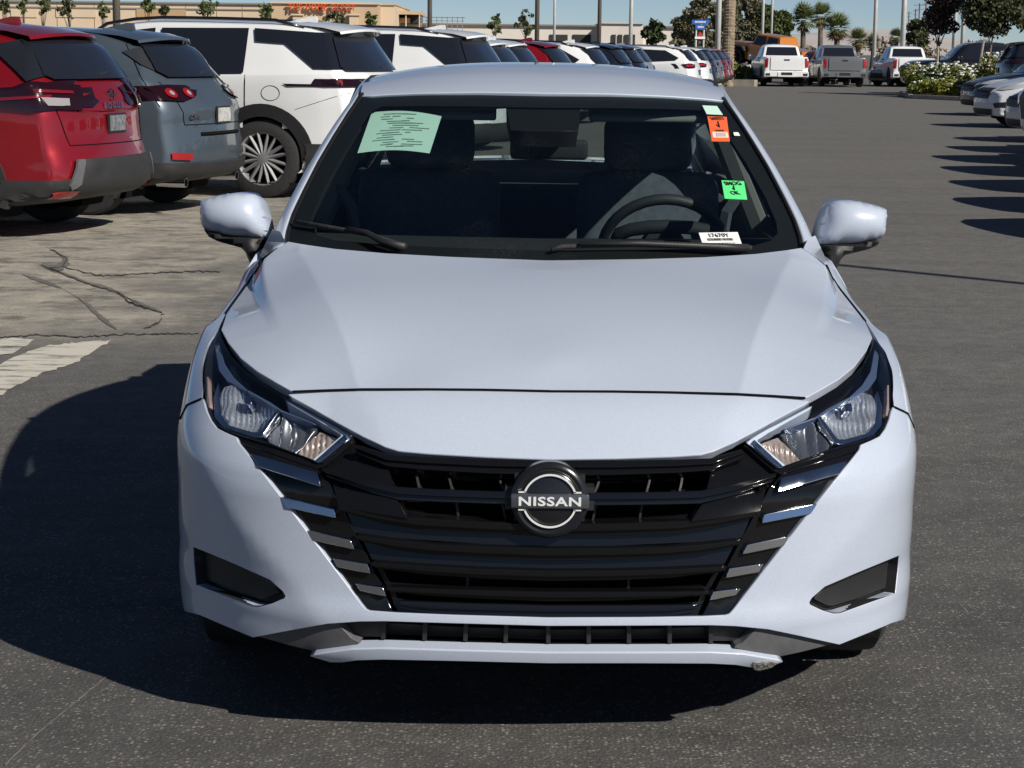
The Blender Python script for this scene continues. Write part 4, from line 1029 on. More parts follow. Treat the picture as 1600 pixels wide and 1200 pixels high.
class CarMaker:
    def __init__(s, name, label, cat, sp, body_mat, group=None, res=.10):
        s.res = res
        s.sp = sp; s.root = empty(name); tag(s.root, label, cat, group)
        bm = loft_body(sp); s.bvh = BVHTree.FromBMesh(bm)
        me = bpy.data.meshes.new('body'); bm.to_mesh(me); bm.free(); me.materials.append(body_mat)
        me.polygons.foreach_set('use_smooth', [True]*len(me.polygons)); me.set_sharp_from_angle(angle=math.radians(50))
        s.body = link_mesh('body', me, s.root); s.hw = max(k[1] for k in sp['width'])
    def decal(s, name, poly, m, side='r', off=.006, sp=None, parent=None, thick=.0, frm=None, step=None):
        sp = sp or s.res; step = step or s.res; off = off+.004
        """side r/l: poly=(y,z) on the right/left flank; b: rear, f: front, (x,z); t: top (x,y)"""
        out = np.array(densify(list(poly)+[poly[0]], step)[:-1]); v2, F = triangulate(out, [], sp); V = []; okv = []
        for p in v2:
            if side in 'rl': sg = 1 if side == 'r' else -1; o, d = Vector((sg*3, p[0], p[1])), Vector((-sg, 0, 0))
            elif side == 'b': o, d = Vector((p[0], s.sp['L']+2, p[1])), Vector((0, -1, 0))
            elif side == 'f': o, d = Vector((p[0], -2, p[1])), Vector((0, 1, 0))
            else: o, d = Vector((p[0], p[1], 4)), Vector((0, 0, -1))
            h = s.bvh.ray_cast(o, d)
            if h[0] is None: V.append(o); okv.append(False)
            else:
                n = h[1]; n = n if n.dot(d) < 0 else -n
                V.append(h[0]-d*off*.7+n*off*.5); okv.append(True)
        F = [f for f in F if all(okv[i] for i in f)]
        if not F: return None
        used = sorted({i for f in F for i in f}); mp = {i: k for k, i in enumerate(used)}
        dd = {'r': (1, 0, 0), 'l': (-1, 0, 0), 'b': (0, 1, 0), 'f': (0, -1, 0), 't': (0, 0, 1)}[side]
        V2 = [V[i] for i in used]; F2 = []
        for f in F:
            a, b, c = (V[i] for i in f); nn = (b-a).cross(c-a); F2.append(tuple(mp[i] for i in (f if nn.dot(Vector(dd)) > 0 else f[::-1])))
        if thick:
            n0 = len(V2); half = {(f[i], f[(i+1) % 3]) for f in F2 for i in range(3)}
            V2 = V2+[v-Vector(dd)*thick for v in V2]; F2 = F2+[(b, a, a+n0, b+n0) for (a, b) in half if (b, a) not in half]
        o = build(name, V2, F2, m, parent or s.root, smooth='auto'); return o
    def both(s, name, poly, m, **k):
        a = s.decal(name, poly, m, 'r', **k); b = s.decal(name, poly, m, 'l', **k); return a, b
    def rearpair(s, name, poly, m, **k):
        return [o for o in (s.decal(name, poly, m, 'b', **k), s.decal(name, [(-p[0], p[1]) for p in poly[::-1]], m, 'b', **k)) if o]
    def frontpair(s, name, poly, m, **k):
        return [o for o in (s.decal(name, poly, m, 'f', **k), s.decal(name, [(-p[0], p[1]) for p in poly[::-1]], m, 'f', **k)) if o]
    def wheels(s, rimm=None, clad=None, spokes=5, cw=.07, detail=True):
        sp = s.sp; r = sp['wr']
        for wy in sp['axles']:
            for sg in (1, -1):
                make_wheel(s.root, sg*(s.hw-.135), wy, r, .235, rimm or ALLOY, spokes, sg, r*.70, split=detail)
                mb = MB(); mb.lathe([(s.hw*.55, r+.075), (s.hw-.02, r+.075)], 28, 'x', (0, 0, 0)); mb.lathe([(s.hw*.55, r+.075), (s.hw*.55, 0)], 28, 'x')
                mb.v = [(p[0]*sg, p[1]+wy, p[2]+r) for p in mb.v]; mb.v = [(p[0], p[1], max(p[2], .16)) for p in mb.v]; mb.build('wheel_well', VOID, s.root)
                # arch moulding laid on the flank
                ring = []; V = []; F = []
                a0, a1 = -14, 194
                n = 26
                for k in range(n+1):
                    a = math.radians(a0+(a1-a0)*k/n)
                    for rr_ in (r+.025, r+.045+cw):
                        p = (wy+rr_*math.cos(a), r+rr_*math.sin(a)); h = s.bvh.ray_cast(Vector((sg*3, p[0], p[1])), Vector((-sg, 0, 0)))
                        x = h[0].x if h[0] is not None and abs(h[0].x) > s.hw*.6 else None
                        V.append([x, p[0], p[1]])
                for k in range(len(V)):
                    if V[k][0] is None: V[k][0] = V[k^1][0] if V[k^1][0] is not None else sg*s.hw*.97
                V = [(v[0]+sg*.014, v[1], v[2]) for v in V]; nV = len(V); V += [(v[0]-sg*.07, v[1], v[2]) for v in V]
                for k in range(n):
                    F += [(2*k, 2*k+1, 2*k+3, 2*k+2), (nV+2*k, 2*k, 2*k+2, nV+2*k+2), (2*k+1, nV+2*k+1, nV+2*k+3, 2*k+3)]
                build('wheel_arch', V, F if sg > 0 else [f[::-1] for f in F], clad or BLACK, s.root, smooth='auto')
    def plate(s, z, w=.305, h=.155, m=None, y=None):
        hit = s.bvh.ray_cast(Vector((0, s.sp['L']+2, z)), Vector((0, -1, 0)))[0]
        o = MB().box((0, hit.y+.012, z), (w, .016, h)).build('plate_frame', BLACK, s.root)
        MB().box((0, hit.y+.022, z), (w-.03, .006, h-.03)).build('plate', m or mat('dealer_plate', (.16, .17, .18), .5, var=.5, vscale=30), o)
        return o
    def place(s, O, rz): s.root.location = (O[0], O[1], 0); s.root.rotation_euler = (0, 0, rz); return s.root

def suv_spec(L, Wd, H, wr, ro, wb, **k):
    hw = Wd/2
    d = dict(L=L, wr=wr, axles=(L-ro-wb, L-ro), n=54,
             top=[(0, .80), (.25, .93), (.95, 1.06), (1.35, 1.12), (1.75, H-.28), (2.15, H-.08), (2.8, H), (L-1.1, H-.02), (L-.45, H-.08), (L, H-.16)],
             belt=[(0, .74), (.25, .86), (1.2, 1.0), (1.5, 1.07), (3.0, 1.15), (L, 1.24)],
             roofw=[(0, hw*.70), (.3, hw*.80), (1.2, hw*.80), (1.6, hw*.74), (2.1, hw*.70), (L-1, hw*.69), (L, hw*.66)],
             width=[(0, hw*.86), (.35, hw*.96), (.9, hw), (L-.9, hw), (L-.3, hw*.97), (L, hw*.92)],
             bot=[(0, .26), (.6, .21), (L-.8, .21), (L, .34)],
             rear=[(.2, .22), (.38, .07), (.50, .0), (.66, .0), (.72, .05), (1.05, .09), (1.15, .13), (H-.15, .42), (H, .40)], sh=.93, rd=1.0)
    d.update(k); return d

RED = paint('red_metallic_paint', (.30, .007, .014), .3, .5, .10)
BLUEGREY = paint('blue_grey_paint', (.075, .10, .125), .35, .35, .08)
SWHITE = paint('solid_white_paint', (.74, .75, .75), .35, 0, .02)
GREYM = paint('grey_metallic_paint', (.20, .21, .22), .35, .5, .06)
NAVY = paint('dark_blue_paint', (.012, .016, .026), .25, .3, .06)
NBLACK = paint('black_paint', (.008, .008, .009), .2, 0, .05)
SILVER = paint('silver_paint', (.36, .38, .41), .35, .4, .05)
ORANGE = paint('orange_paint', (.50, .17, .015), .35, 0, .04)
CLAD = mat('grey_cladding', (.026, .026, .027), .6, bump=.1, bscale=300, var=.1, vscale=12)
SILT = mat('silver_trim', (.13, .13, .135), .45, .3)
TH = math.radians(-105.0)
def unit(): return np.array([-math.sin(TH), math.cos(TH)]), np.array([math.cos(TH), math.sin(TH)])
def O_from_wheel(wx, wy, yl, xl):
    b, r = unit(); return np.array([wx, wy])-b*yl-r*xl
def gline(poly): return poly

def add_common(c, H, glassline, belt_f=1.05, rails=None, fin=True, handles=(1.9, 2.8), wipe=True, rz=1.16, gw=.62, gt=None, spoil=True, rearglass=None, hi=None):
    """side glass list, rear glass, spoiler, fin, rails, front glass"""
    L = c.sp['L']
    for p in glassline: c.both('side_window', p, TINT, off=.014)
    rg = rearglass or [(-gw*.88, H-.15), (gw*.88, H-.15), (gw, rz+.10), (gw*.93, rz), (-gw*.93, rz), (-gw, rz+.10)]
    g = c.decal('rear_window', rg, TINT, 'b', off=.024, sp=min(.05, c.res))
    c.decal('windshield', [(-.62, H-.16), (.62, H-.16), (.70, 1.10), (-.70, 1.10)], TINT, 'f', off=.008)
    if spoil:
        h = c.bvh.ray_cast(Vector((0, L+2, H-.12)), Vector((0, -1, 0)))[0]; w = c.sp['roofw'][-1][1]
        V = []; xs_ = np.linspace(-1, 1, 9)
        for (dy, z, ww) in ((-.42, H+.000, .95), (-.05, H-.035, .97), (.13, H-.075, .94), (.14, H-.10, .93), (.0, H-.13, .92), (-.3, H-.12, .90)):
            V.append([(x*w*ww, h.y+dy-.10*abs(x)**3, z-.035*abs(x)**2.2) for x in xs_])
        n = 9; vv = [p for r in V for p in r]
        build('spoiler', vv, [(i*n+j, i*n+j+1, (i+1)*n+j+1, (i+1)*n+j) for i in range(5) for j in range(8)], c.body.data.materials[0], c.root, smooth='auto')
    if fin:
        z = H; MB().prism([(L-1.18, z-.01), (L-.92, z+.05), (L-.86, z+.05), (L-.84, z-.03)], -.022, .022, 'x').build('antenna_fin', c.body.data.materials[0], c.root)
    if rails:
        for sg in (1, -1):
            x = sg*c.sp['roofw'][-2][1]*.93
            pts = []
            for y in np.linspace(1.95, L-.75, 9):
                h = c.bvh.ray_cast(Vector((x, y, 3)), Vector((0, 0, -1)))[0]; pts.append((x, y, h.z+(.045 if 1.96 < y < L-.78 else .0)))
            MB().tube(pts, .02, 6).build('roof_rail', rails, c.root, smooth=True)
    if wipe:
        h = [c.bvh.ray_cast(Vector((x, L+2, z)), Vector((0, -1, 0)))[0] for x, z in ((0.02, rz+.03), (-.30, rz+.06), (-.50, rz+.10))]
        MB().tube([Vector(p)+Vector((0, .025, .0)) for p in h], [.02, .012, .006], 6).build('rear_wiper', BLACK, c.root)
    for y in handles:
        for sg in (1, -1):
            h = c.bvh.ray_cast(Vector((sg*3, y, .95)), Vector((-sg, 0, 0)))[0]
            MB().box((h.x+sg*.018, y, .95), (.03, .18, .03)).build('door_handle', c.body.data.materials[0], c.root)
    for sg in (1, -1):
        rounded('door_mirror', (sg*(c.hw+.10), 1.62, 1.12), (.22, .12, .15), c.body.data.materials[0], c.root, 0, .04)

def seam(c, pts, side, m=None, w=.006, name='panel_gap'):
    """a thin dark gap line laid along the body"""
    P = []
    for p in densify(pts, .06):
        if side in 'rl': sg = 1 if side == 'r' else -1; o, d = Vector((sg*3, p[0], p[1])), Vector((-sg, 0, 0))
        elif side == 'b': o, d = Vector((p[0], c.sp['L']+2, p[1])), Vector((0, -1, 0))
        else: o, d = Vector((p[0], p[1], 4)), Vector((0, 0, -1))
        h = c.bvh.ray_cast(o, d)[0]
        if h is not None: P.append(h)
    if len(P) > 1: MB().tube(P, w, 4).build(name, m or VOID, c.root)

# ---- red crossover, nearest on the left
c = CarMaker('parked_car', 'metallic red SUV with black lower bumper, cut off by the left edge', 'car',
             suv_spec(4.65, 1.84, 1.69, .365, 1.0, 2.706, rear=[(.2, .25), (.30, .10), (.42, .0), (.60, .0), (.68, .035), (.82, .06), (1.0, .07), (1.12, .10), (1.54, .40), (1.69, .42)]), RED, None, .04)
add_common(c, 1.69, [[(1.45, 1.12), (1.95, 1.50), (2.9, 1.56), (3.05, 1.17)], [(3.1, 1.17), (2.97, 1.56), (3.55, 1.53), (3.82, 1.30), (3.78, 1.22)]], rz=1.25, gw=.66,
           rearglass=[(-.56, 1.545), (.56, 1.545), (.60, 1.50), (.70, 1.28), (.64, 1.245), (-.64, 1.245), (-.70, 1.28), (-.60, 1.50)])
c.both('pillar_trim', [(3.90, 1.50), (4.16, 1.555), (4.40, 1.28), (4.30, 1.23)], mat('trim_grey', (.014, .016, .02), .12), off=.022)
tl = c.both('tail_light', [(3.92, 1.11), (4.22, 1.17), (4.45, 1.235), (4.60, 1.23), (4.60, 1.03), (4.35, 1.0), (4.02, 1.04)], DREDL, off=.02, thick=.02)
for o, sd in zip(tl, 'rl'):
    c.decal('tail_lens', [(3.98, 1.10), (4.56, 1.135), (4.56, 1.115), (4.05, 1.08)], mat('deep_red_lens', (.16, .006, .01), .12, 0, 1.0), sd, off=.028, parent=o)
for o, sd in zip(c.rearpair('tail_light', [(.40, 1.20), (.90, 1.235), (.90, 1.03), (.50, 1.01)], DREDL, off=.02, thick=.02), (1, -1)):
    c.decal('reverse_lens', [(sd*.60, 1.10), (sd*.82, 1.11), (sd*.80, 1.05), (sd*.62, 1.045)][::sd], mat('clear_tail_lens', (.36, .34, .34), .1, .2, .8), 'b', off=.028, parent=o, sp=.05)
    c.decal('tail_lens', [(sd*.54, 1.155), (sd*.86, 1.175), (sd*.86, 1.15), (sd*.54, 1.135)][::sd], MATS['deep_red_lens'], 'b', off=.028, parent=o, sp=.05)
c.both('lower_cladding', [(3.98, .47), (4.3, .47), (4.64, .47), (4.64, .26), (4.3, .22), (4.0, .24)], CLAD, off=.022, thick=.05)
c.decal('lower_cladding', [(-.90, .47), (-.68, .48), (-.58, .63), (.58, .63), (.68, .48), (.90, .47), (.90, .28), (-.90, .28)], CLAD, 'b', off=.026, thick=.05)
for o in c.rearpair('bumper_accent', [(.57, .63), (.64, .63), (.73, .44), (.70, .40), (.64, .44)], SILT, off=.038, thick=.02): pass
c.rearpair('reflector', [(.62, .40), (.82, .40), (.80, .345), (.62, .345)], REDL, off=.042, sp=.05)
c.both('sill_cladding', [(1.3, .36), (3.3, .36), (3.3, .22), (1.3, .22)], CLAD, off=.012, thick=.02)
c.plate(.90)
seam(c, [(-.74, 1.2), (-.72, 1.0), (-.64, .74), (.64, .74), (.72, 1.0), (.74, 1.2)], 'b'); seam(c, [(-.52, 1.0), (.52, 1.0)], 'b', c.body.data.materials[0], .012, 'tailgate_crease')
h = c.bvh.ray_cast(Vector((0, 8, 1.125)), Vector((0, -1, 0)))[0]
MB().lathe([(0, .05), (.012, .05), (.012, .040), (0, .040)], 24, 'y', (0, h.y+.004, 1.125)).build('emblem', CHROME, c.root); MB().box((0, h.y+.012, 1.125), (.13, .012, .02)).build('emblem_bar', CHROME, c.root)
def rear_text(c, txt, x, z, size, m=CHROME, width=1.2, sp_=1.5):
    hh = c.bvh.ray_cast(Vector((x, 9, z)), Vector((0, -1, 0))); n = hh[1] if hh[1].y > 0 else -hh[1]
    M4 = Matrix.Translation(hh[0]+n*.012) @ n.to_track_quat('Z', 'Y').to_matrix().to_4x4()
    text_mesh('rear_lettering', txt, size, m, c.root, M4, .002, width, .004, sp_)
rear_text(c, 'ROGUE', 0, 1.035, .065)
c.wheels(DKALLOY, CLAD, 5, .085)
c.place(O_from_wheel(-4.40, 15.7, 3.65, .80), TH)

# ---- blue-grey crossover beside it
c = CarMaker('parked_car', 'blue-grey SUV with red tail lights parked between the red SUV and the white SUVs', 'car',
             suv_spec(4.575, 1.842, 1.675, .36, .93, 2.70, rear=[(.2, .25), (.30, .12), (.40, .02), (.55, .0), (.70, .02), (.86, .04), (.98, .02), (1.10, .12), (1.54, .50), (1.68, .50)]), BLUEGREY, None, .04)
add_common(c, 1.675, [[(1.45, 1.12), (1.95, 1.48), (2.75, 1.53), (2.9, 1.18)], [(2.95, 1.18), (2.82, 1.53), (3.45, 1.50), (3.74, 1.33), (3.66, 1.24)]], rz=1.24, gw=.62,
           rearglass=[(-.52, 1.52), (.52, 1.52), (.58, 1.47), (.66, 1.29), (.58, 1.235), (-.58, 1.235), (-.66, 1.29), (-.58, 1.47)])
c.both('pillar_trim', [(3.92, 1.46), (4.14, 1.53), (4.38, 1.30), (4.30, 1.255)], mat('dark_pillar_trim', (.03, .032, .036), .3), off=.012)
for o in c.both('tail_light', [(4.22, 1.155), (4.34, 1.17), (4.56, 1.15), (4.56, 1.04), (4.38, 1.05)], DREDL, off=.02, thick=.02): pass
for o, sd in zip(c.rearpair('tail_light', [(.32, 1.12), (.90, 1.165), (.90, 1.04), (.60, 1.03), (.40, 1.07)], DREDL, off=.02, thick=.02), (1, -1)):
    for xx in (.70, .50):
        pts = [(sd*(xx+.055*math.cos(a)), 1.095+.042*math.sin(a)) for a in np.linspace(0, 2*math.pi, 12, endpoint=False)]
        c.decal('lamp_ring', pts[::sd], mat('bright_red_lens', (.26, .006, .01), .1, 0, 1.0), 'b', off=.028, parent=o, sp=.03, step=.03)
        pts = [(sd*(xx+.022*math.cos(a)), 1.095+.02*math.sin(a)) for a in np.linspace(0, 2*math.pi, 10, endpoint=False)]
        c.decal('lamp_core', pts[::sd], mat('clear_tail_lens', (.6, .58, .58), .1), 'b', off=.033, parent=o, sp=.03, step=.03)
c.both('lower_cladding', [(3.95, .50), (4.56, .48), (4.56, .26), (4.2, .22), (3.97, .22)], CLAD, off=.022, thick=.05)
c.decal('lower_cladding', [(-.90, .49), (-.6, .47), (.6, .47), (.90, .49), (.90, .28), (-.90, .28)], CLAD, 'b', off=.026, thick=.05)
c.rearpair('reflector', [(.58, .56), (.80, .58), (.80, .52), (.60, .505)], REDL, off=.02, sp=.05)
c.both('sill_cladding', [(1.3, .36), (3.3, .36), (3.3, .22), (1.3, .22)], CLAD, off=.012, thick=.02)
c.plate(.90, m=mat('paper_plate', (.45, .46, .44), .5, var=.3, vscale=25)); seam(c, [(-.70, 1.2), (-.62, .82), (.62, .82), (.70, 1.2)], 'b'); seam(c, [(-.42, .73), (.42, .73)], 'b', None, .02, 'step_groove')
rear_text(c, 'CX-5', .50, .89, .06, CHROME, 1.1, 1.1)
for sg in (1, -1):
    h = c.bvh.ray_cast(Vector((sg*.58, 9, .36)), Vector((0, -1, 0)))[0]; mb = MB(); mb.lathe([(-.25, .045), (.03, .045), (.03, .036), (-.2, .036)], 16, 'y', (sg*.58, h.y, .30)); mb.build('exhaust_tip', CHROME, c.root, smooth='auto')
seam(c, [(4.0+.11*math.cos(a), 1.0+.085*math.sin(a)) for a in np.linspace(0, 2*math.pi, 17)], 'r', None, .004, 'fuel_door_gap')
seam(c, [(3.86, 1.60), (4.22, 1.18), (4.36, .98)], 'r'); seam(c, [(2.95, 1.05), (2.92, .4)], 'r')
c.wheels(DKALLOY, CLAD, 5, .085)
c.place(O_from_wheel(-3.84, 18.0, 3.645, .80), TH)

# ---- big white SUVs
def big_suv(label, m=SWHITE, group=None):
    c = CarMaker('parked_car', label, 'car',
                 suv_spec(5.2, 2.02, 1.79, .40, 1.08, 3.07, sh=1.0, top=[(0, .90), (.25, 1.02), (.95, 1.14), (1.4, 1.2), (1.85, 1.52), (2.25, 1.72), (2.9, 1.79), (4.1, 1.775), (4.75, 1.74), (5.2, 1.68)],
                          belt=[(0, .84), (.25, .95), (1.2, 1.10), (1.5, 1.17), (5.2, 1.29)],
                          rear=[(.2, .25), (.32, .08), (.46, .0), (.64, .0), (.70, .05), (1.0, .07), (1.15, .10), (1.62, .42), (1.79, .42)]), m, group, .04)
    add_common(c, 1.79, [[(1.6, 1.2), (2.15, 1.62), (2.85, 1.70), (2.9, 1.23)], [(2.96, 1.23), (2.92, 1.70), (3.88, 1.705), (3.92, 1.25)], [(3.98, 1.57), (3.94, 1.705), (4.72, 1.66), (5.02, 1.30), (4.66, 1.305), (4.30, 1.55)]],
               rz=1.29, gw=.74, rails=NBLACK, rearglass=[(-.63, 1.63), (.63, 1.63), (.81, 1.325), (.77, 1.285), (-.77, 1.285), (-.81, 1.325)])
    c.both('pillar_trim', [(4.72, 1.66), (4.80, 1.655), (5.08, 1.31), (5.01, 1.30)], mat('dark_pillar_trim', (.03, .032, .036), .3), off=.02, sp=.05)
    for o, sd in zip(c.both('tail_light', [(4.76, 1.19), (4.84, 1.21), (5.18, 1.205), (5.18, 1.13), (4.86, 1.155)], DREDL, off=.018, thick=.02), 'rl'):
        c.decal('tail_lens', [(4.90, 1.19), (5.15, 1.187), (5.15, 1.16), (4.92, 1.17)], REDL, sd, off=.024, parent=o)
    c.rearpair('tail_light', [(.55, 1.195), (1.0, 1.21), (1.0, 1.13), (.56, 1.13)], DREDL, off=.022, thick=.02, sp=.05)
    c.decal('lower_cladding', [(-.98, .56), (.98, .56), (.98, .28), (-.98, .28)], CLAD, 'b', off=.026, thick=.05)
    c.both('lower_cladding', [(4.52, .50), (5.16, .54), (5.16, .28), (4.55, .24)], CLAD, off=.012, thick=.02)
    c.both('sill_cladding', [(1.4, .38), (3.6, .38), (3.6, .24), (1.4, .24)], CLAD, off=.012, thick=.02)
    c.plate(.92)
    seam(c, [(4.44, 1.14), (4.44, .98), (4.62, .98), (4.62, 1.13), (4.44, 1.14)], 'r', None, .004, 'fuel_door_gap') if False else seam(c, [(4.22+.10*math.cos(a), 1.06+.075*math.sin(a)) for a in np.linspace(0, 2*math.pi, 17)], 'r', None, .004, 'fuel_door_gap')
    seam(c, [(3.94, 1.24), (3.94, .90)], 'r'); seam(c, [(4.48, .90), (5.0, 1.07), (5.15, 1.11)], 'r', None, .003); seam(c, [(4.72, 1.75), (4.70, 1.63)], 'r')
    c.wheels(mat('machined_alloy', (.20, .20, .21), .5, .15), BLACK, 8, .11)
    return c
c_big = big_suv('large white SUV with black roof rails and alloy wheel, beside the blue-grey SUV')
b_, r_ = unit()
c_big.place(O_from_wheel(-2.60, 20.4, 4.05, .86), TH)
def rear_at(u, Y, L):
    p = at(u, 120, Y); b, r = unit(); return np.array([p[0], p[1]])-b*L
GRP = 'SUVs parked in the left row'
def row_copy(root, u, Y, L, label, body=None, rz=None):
    o = copy_tree(root); O = rear_at(u, Y, L); o.location = (O[0], O[1], 0); o['label'] = label
    if 'group' in o: pass
    if body is not None:
        for ch in o.children:
            if ch.type == 'MESH' and ch.data.materials and ch.data.materials[0] == root_body_mat(root):
                ch.data = ch.data.copy(); ch.data.materials[0] = body
    return o
def root_body_mat(root): return [ch for ch in root.children if ch.name.split('.')[0] == 'body'][0].data.materials[0]
c_mid = CarMaker('parked_car', 'third white SUV in the left row, its dark rear glass over the sedan roof', 'car', suv_spec(4.70, 1.88, 1.70, .37, 1.0, 2.75), SWHITE)
add_common(c_mid, 1.70, [[(1.45, 1.14), (1.95, 1.53), (2.85, 1.59), (2.95, 1.2)], [(3.0, 1.2), (2.92, 1.59), (3.7, 1.56), (4.15, 1.33), (4.05, 1.25)]], rz=1.25, gw=.68, rails=NBLACK)
for o in c_mid.both('tail_light', [(4.25, 1.14), (4.45, 1.17), (4.68, 1.15), (4.68, 1.02), (4.40, 1.03)], DREDL, off=.018, thick=.02): pass
for o, sd in zip(c_mid.rearpair('tail_light', [(.46, 1.14), (.92, 1.16), (.92, 1.01), (.52, 1.04)], DREDL, off=.018, thick=.02), (1, -1)):
    c_mid.decal('tail_lens', [(sd*.56, 1.12), (sd*.86, 1.135), (sd*.86, 1.07), (sd*.58, 1.07)][::sd], REDL, 'b', off=.026, parent=o, sp=.05)
c_mid.decal('lower_cladding', [(-.92, .50), (.92, .50), (.92, .30), (-.92, .30)], CLAD, 'b', off=.014, thick=.02); c_mid.plate(.9); c_mid.wheels(ALLOY, CLAD, 5, .07)
c_mid.place(rear_at(822, 30.6, 4.7), TH)
row_copy(c_big.root, 790, 27.0, 5.2, 'second large white SUV in the left row, its quarter glass just above the sedan roof')
row_copy(c_mid.root, 850, 33.6, 4.7, 'white SUV between the mid-size white one and the red one in the left row')
row_copy(c_mid.root, 900, 37.5, 4.7, 'bright red SUV far along the left row, seen just above the sedan roof', RED)
row_copy(c_mid.root, 958, 42.5, 4.7, 'white SUV just beyond the bright red one in the left row')
row_copy(c_mid.root, 992, 47.0, 4.7, 'dark blue SUV right after the white one beyond the red SUV', NAVY)
row_copy(c_mid.root, 1012, 51.0, 4.7, 'black SUV hidden mostly by the dark blue one in the left row', NBLACK)
row_copy(c_mid.root, 1022, 55.0, 4.7, 'silver SUV past the black one, before the gap in the left row', SILVER)
row_copy(c_mid.root, 1094, 63.0, 4.7, 'white SUV showing its whole flank after the gap in the left row')
row_copy(c_mid.root, 1111, 68.0, 4.7, 'white SUV tucked behind the one showing its whole flank')
row_copy(c_mid.root, 1121, 73.0, 4.7, 'dark blue SUV near the far end of the left row', NAVY)
row_copy(c_mid.root, 1129, 78.0, 4.7, 'grey SUV next to the red pair at the far end of the left row', GREYM)
row_copy(c_mid.root, 1138, 83.0, 4.7, 'red SUV last but one in the left row, near the palm trunk', RED)
row_copy(c_mid.root, 1144, 88.0, 4.7, 'red SUV last in the left row, beside the small planter', RED)
# ================================================================ pickups and the cars on the right and at the far end
def pickup(label, m, cat='pickup truck', H=1.93, hood=1.25, group=None):
    L, W_ = 5.85, 2.05; hw = W_/2
    sp = dict(L=L, wr=.42, axles=(L-1.25-3.74, L-1.25), n=70, fd=.7,
              top=[(0, hood-.22), (.25, hood-.04), (.9, hood), (1.55, hood+.06), (1.9, H-.28), (2.25, H-.05), (2.8, H), (3.55, H-.03), (3.72, H-.12), (3.95, 1.40), (4.05, 1.37), (L, 1.37)],
              belt=[(0, hood-.30), (.3, hood-.14), (1.5, 1.22), (3.9, 1.25), (4.1, 1.30), (L, 1.30)],
              roofw=[(0, hw*.8), (.3, hw*.86), (1.5, hw*.84), (1.9, hw*.76), (2.4, hw*.73), (3.5, hw*.73), (3.8, hw*.80), (4.05, hw*.93), (L, hw*.93)],
              width=[(0, hw*.92), (.3, hw*.97), (1, hw), (L-.3, hw), (L, hw*.98)], bot=[(0, .40), (.6, .34), (L-.9, .36), (L, .48)],
              rear=[(.3, .16), (.5, .10), (.62, .10), (.66, .12), (1.4, .12), (2, .12)], front=[(.3, .18), (.5, .05), (.9, .0), (1.15, .03), (1.3, .2)], sh=1.08, rc=.03, fc=.12)
    c = CarMaker('pickup_truck', label, cat, sp, m, group)
    for p in ([(1.75, 1.27), (2.2, 1.76), (2.75, 1.80), (2.78, 1.27)], [(2.86, 1.27), (2.83, 1.80), (3.45, 1.77), (3.62, 1.30)]): c.both('side_window', p, TINT, off=.010)
    c.decal('rear_window', [(-.66, 1.80), (.66, 1.80), (.74, 1.42), (-.74, 1.42)], TINT, 'b', off=.012)
    c.decal('windshield', [(-.66, 1.82), (.66, 1.82), (.78, 1.30), (-.78, 1.30)], TINT, 'f', off=.012)
    c.decal('tailgate', [(-.74, 1.34), (.74, 1.34), (.74, .76), (-.74, .76)], m, 'b', off=.03, thick=.03); seam(c, [(-.74, 1.34), (-.74, .76), (.74, .76), (.74, 1.34)], 'b', None, .012)
    c.decal('gate_handle', [(-.14, 1.25), (.14, 1.25), (.12, 1.19), (-.12, 1.19)], BLACK, 'b', off=.045)
    c.rearpair('tail_light', [(.84, 1.30), (1.0, 1.30), (1.0, .88), (.86, .88)], REDL, off=.02, thick=.03)
    for sg in (1, -1): MB().box((sg*.70, L-.06, .58), (.62, .16, .22)).build('bumper_end', m if m in (SWHITE,) else GREYM, c.root); MB().box((sg*.86, L+.03, .56), (.2, .02, .1)).build('bumper_step', BLACK, c.root)
    MB().box((0, L-.02, .56), (.80, .14, .20)).build('bumper_middle', m if m in (SWHITE,) else GREYM, c.root)
    o = MB().box((0, L+.055, .60), (.50, .02, .12)).build('plate_frame', BLACK, c.root)
    MB().tube([(-.8, L-.5, .40), (.8, L-.5, .40)], .05, 6).build('rear_axle', VOID, c.root)
    c.frontpair('headlight', [(.62, 1.02), (.98, 1.06), (.98, .80), (.66, .84)], CLEARW, off=.02, thick=.02)
    c.decal('front_grille', [(-.60, 1.04), (.60, 1.04), (.58, .62), (-.58, .62)], BLACK, 'f', off=.02, thick=.02)
    for sg in (1, -1): rounded('door_mirror', (sg*(hw+.14), 1.85, 1.30), (.24, .14, .26), m, c.root, 0, .04)
    for y in (2.62, 3.40): c.both('door_handle', [(y-.08, 1.14), (y+.08, 1.14), (y+.08, 1.11), (y-.08, 1.11)], CHROME, off=.02)
    for y in (1.65, 2.82, 3.72): seam(c, [(y, 1.24), (y, .50)], 'r')
    c.both('sill_cladding', [(1.6, .48), (3.8, .48), (3.8, .38), (1.6, .38)], BLACK, off=.012)
    c.wheels(DKALLOY, BLACK, 6, .05)
    return c
CLEARW = mat('far_headlight', (.55, .57, .6), .12, .3, 1.0)
def on_y(u, Y): p = at(u, 120, Y); return float(p[0])
def tail_place(c, u, Y, rz=math.pi):
    """rear end centred at pixel column u, distance Y; nose pointing away"""
    L = c.sp['L']; c.root.location = (on_y(u, Y), Y+L, 0); c.root.rotation_euler = (0, 0, rz)
gm = pickup('white pickup truck seen from behind at the end of the aisle, nearest the orange one', SWHITE); tail_place(gm, 1229, 92); rear_text(gm, 'GMC', 0, 1.04, .17, mat('grey_badge', (.25, .25, .26), .4), 1.2, 1.1)
def recolor(root, m):
    old = root_body_mat(root)
    for ch in root.children_recursive:
        if ch.type == 'MESH' and ch.data.materials and ch.data.materials[0] == old: ch.data = ch.data.copy(); ch.data.materials[0] = m
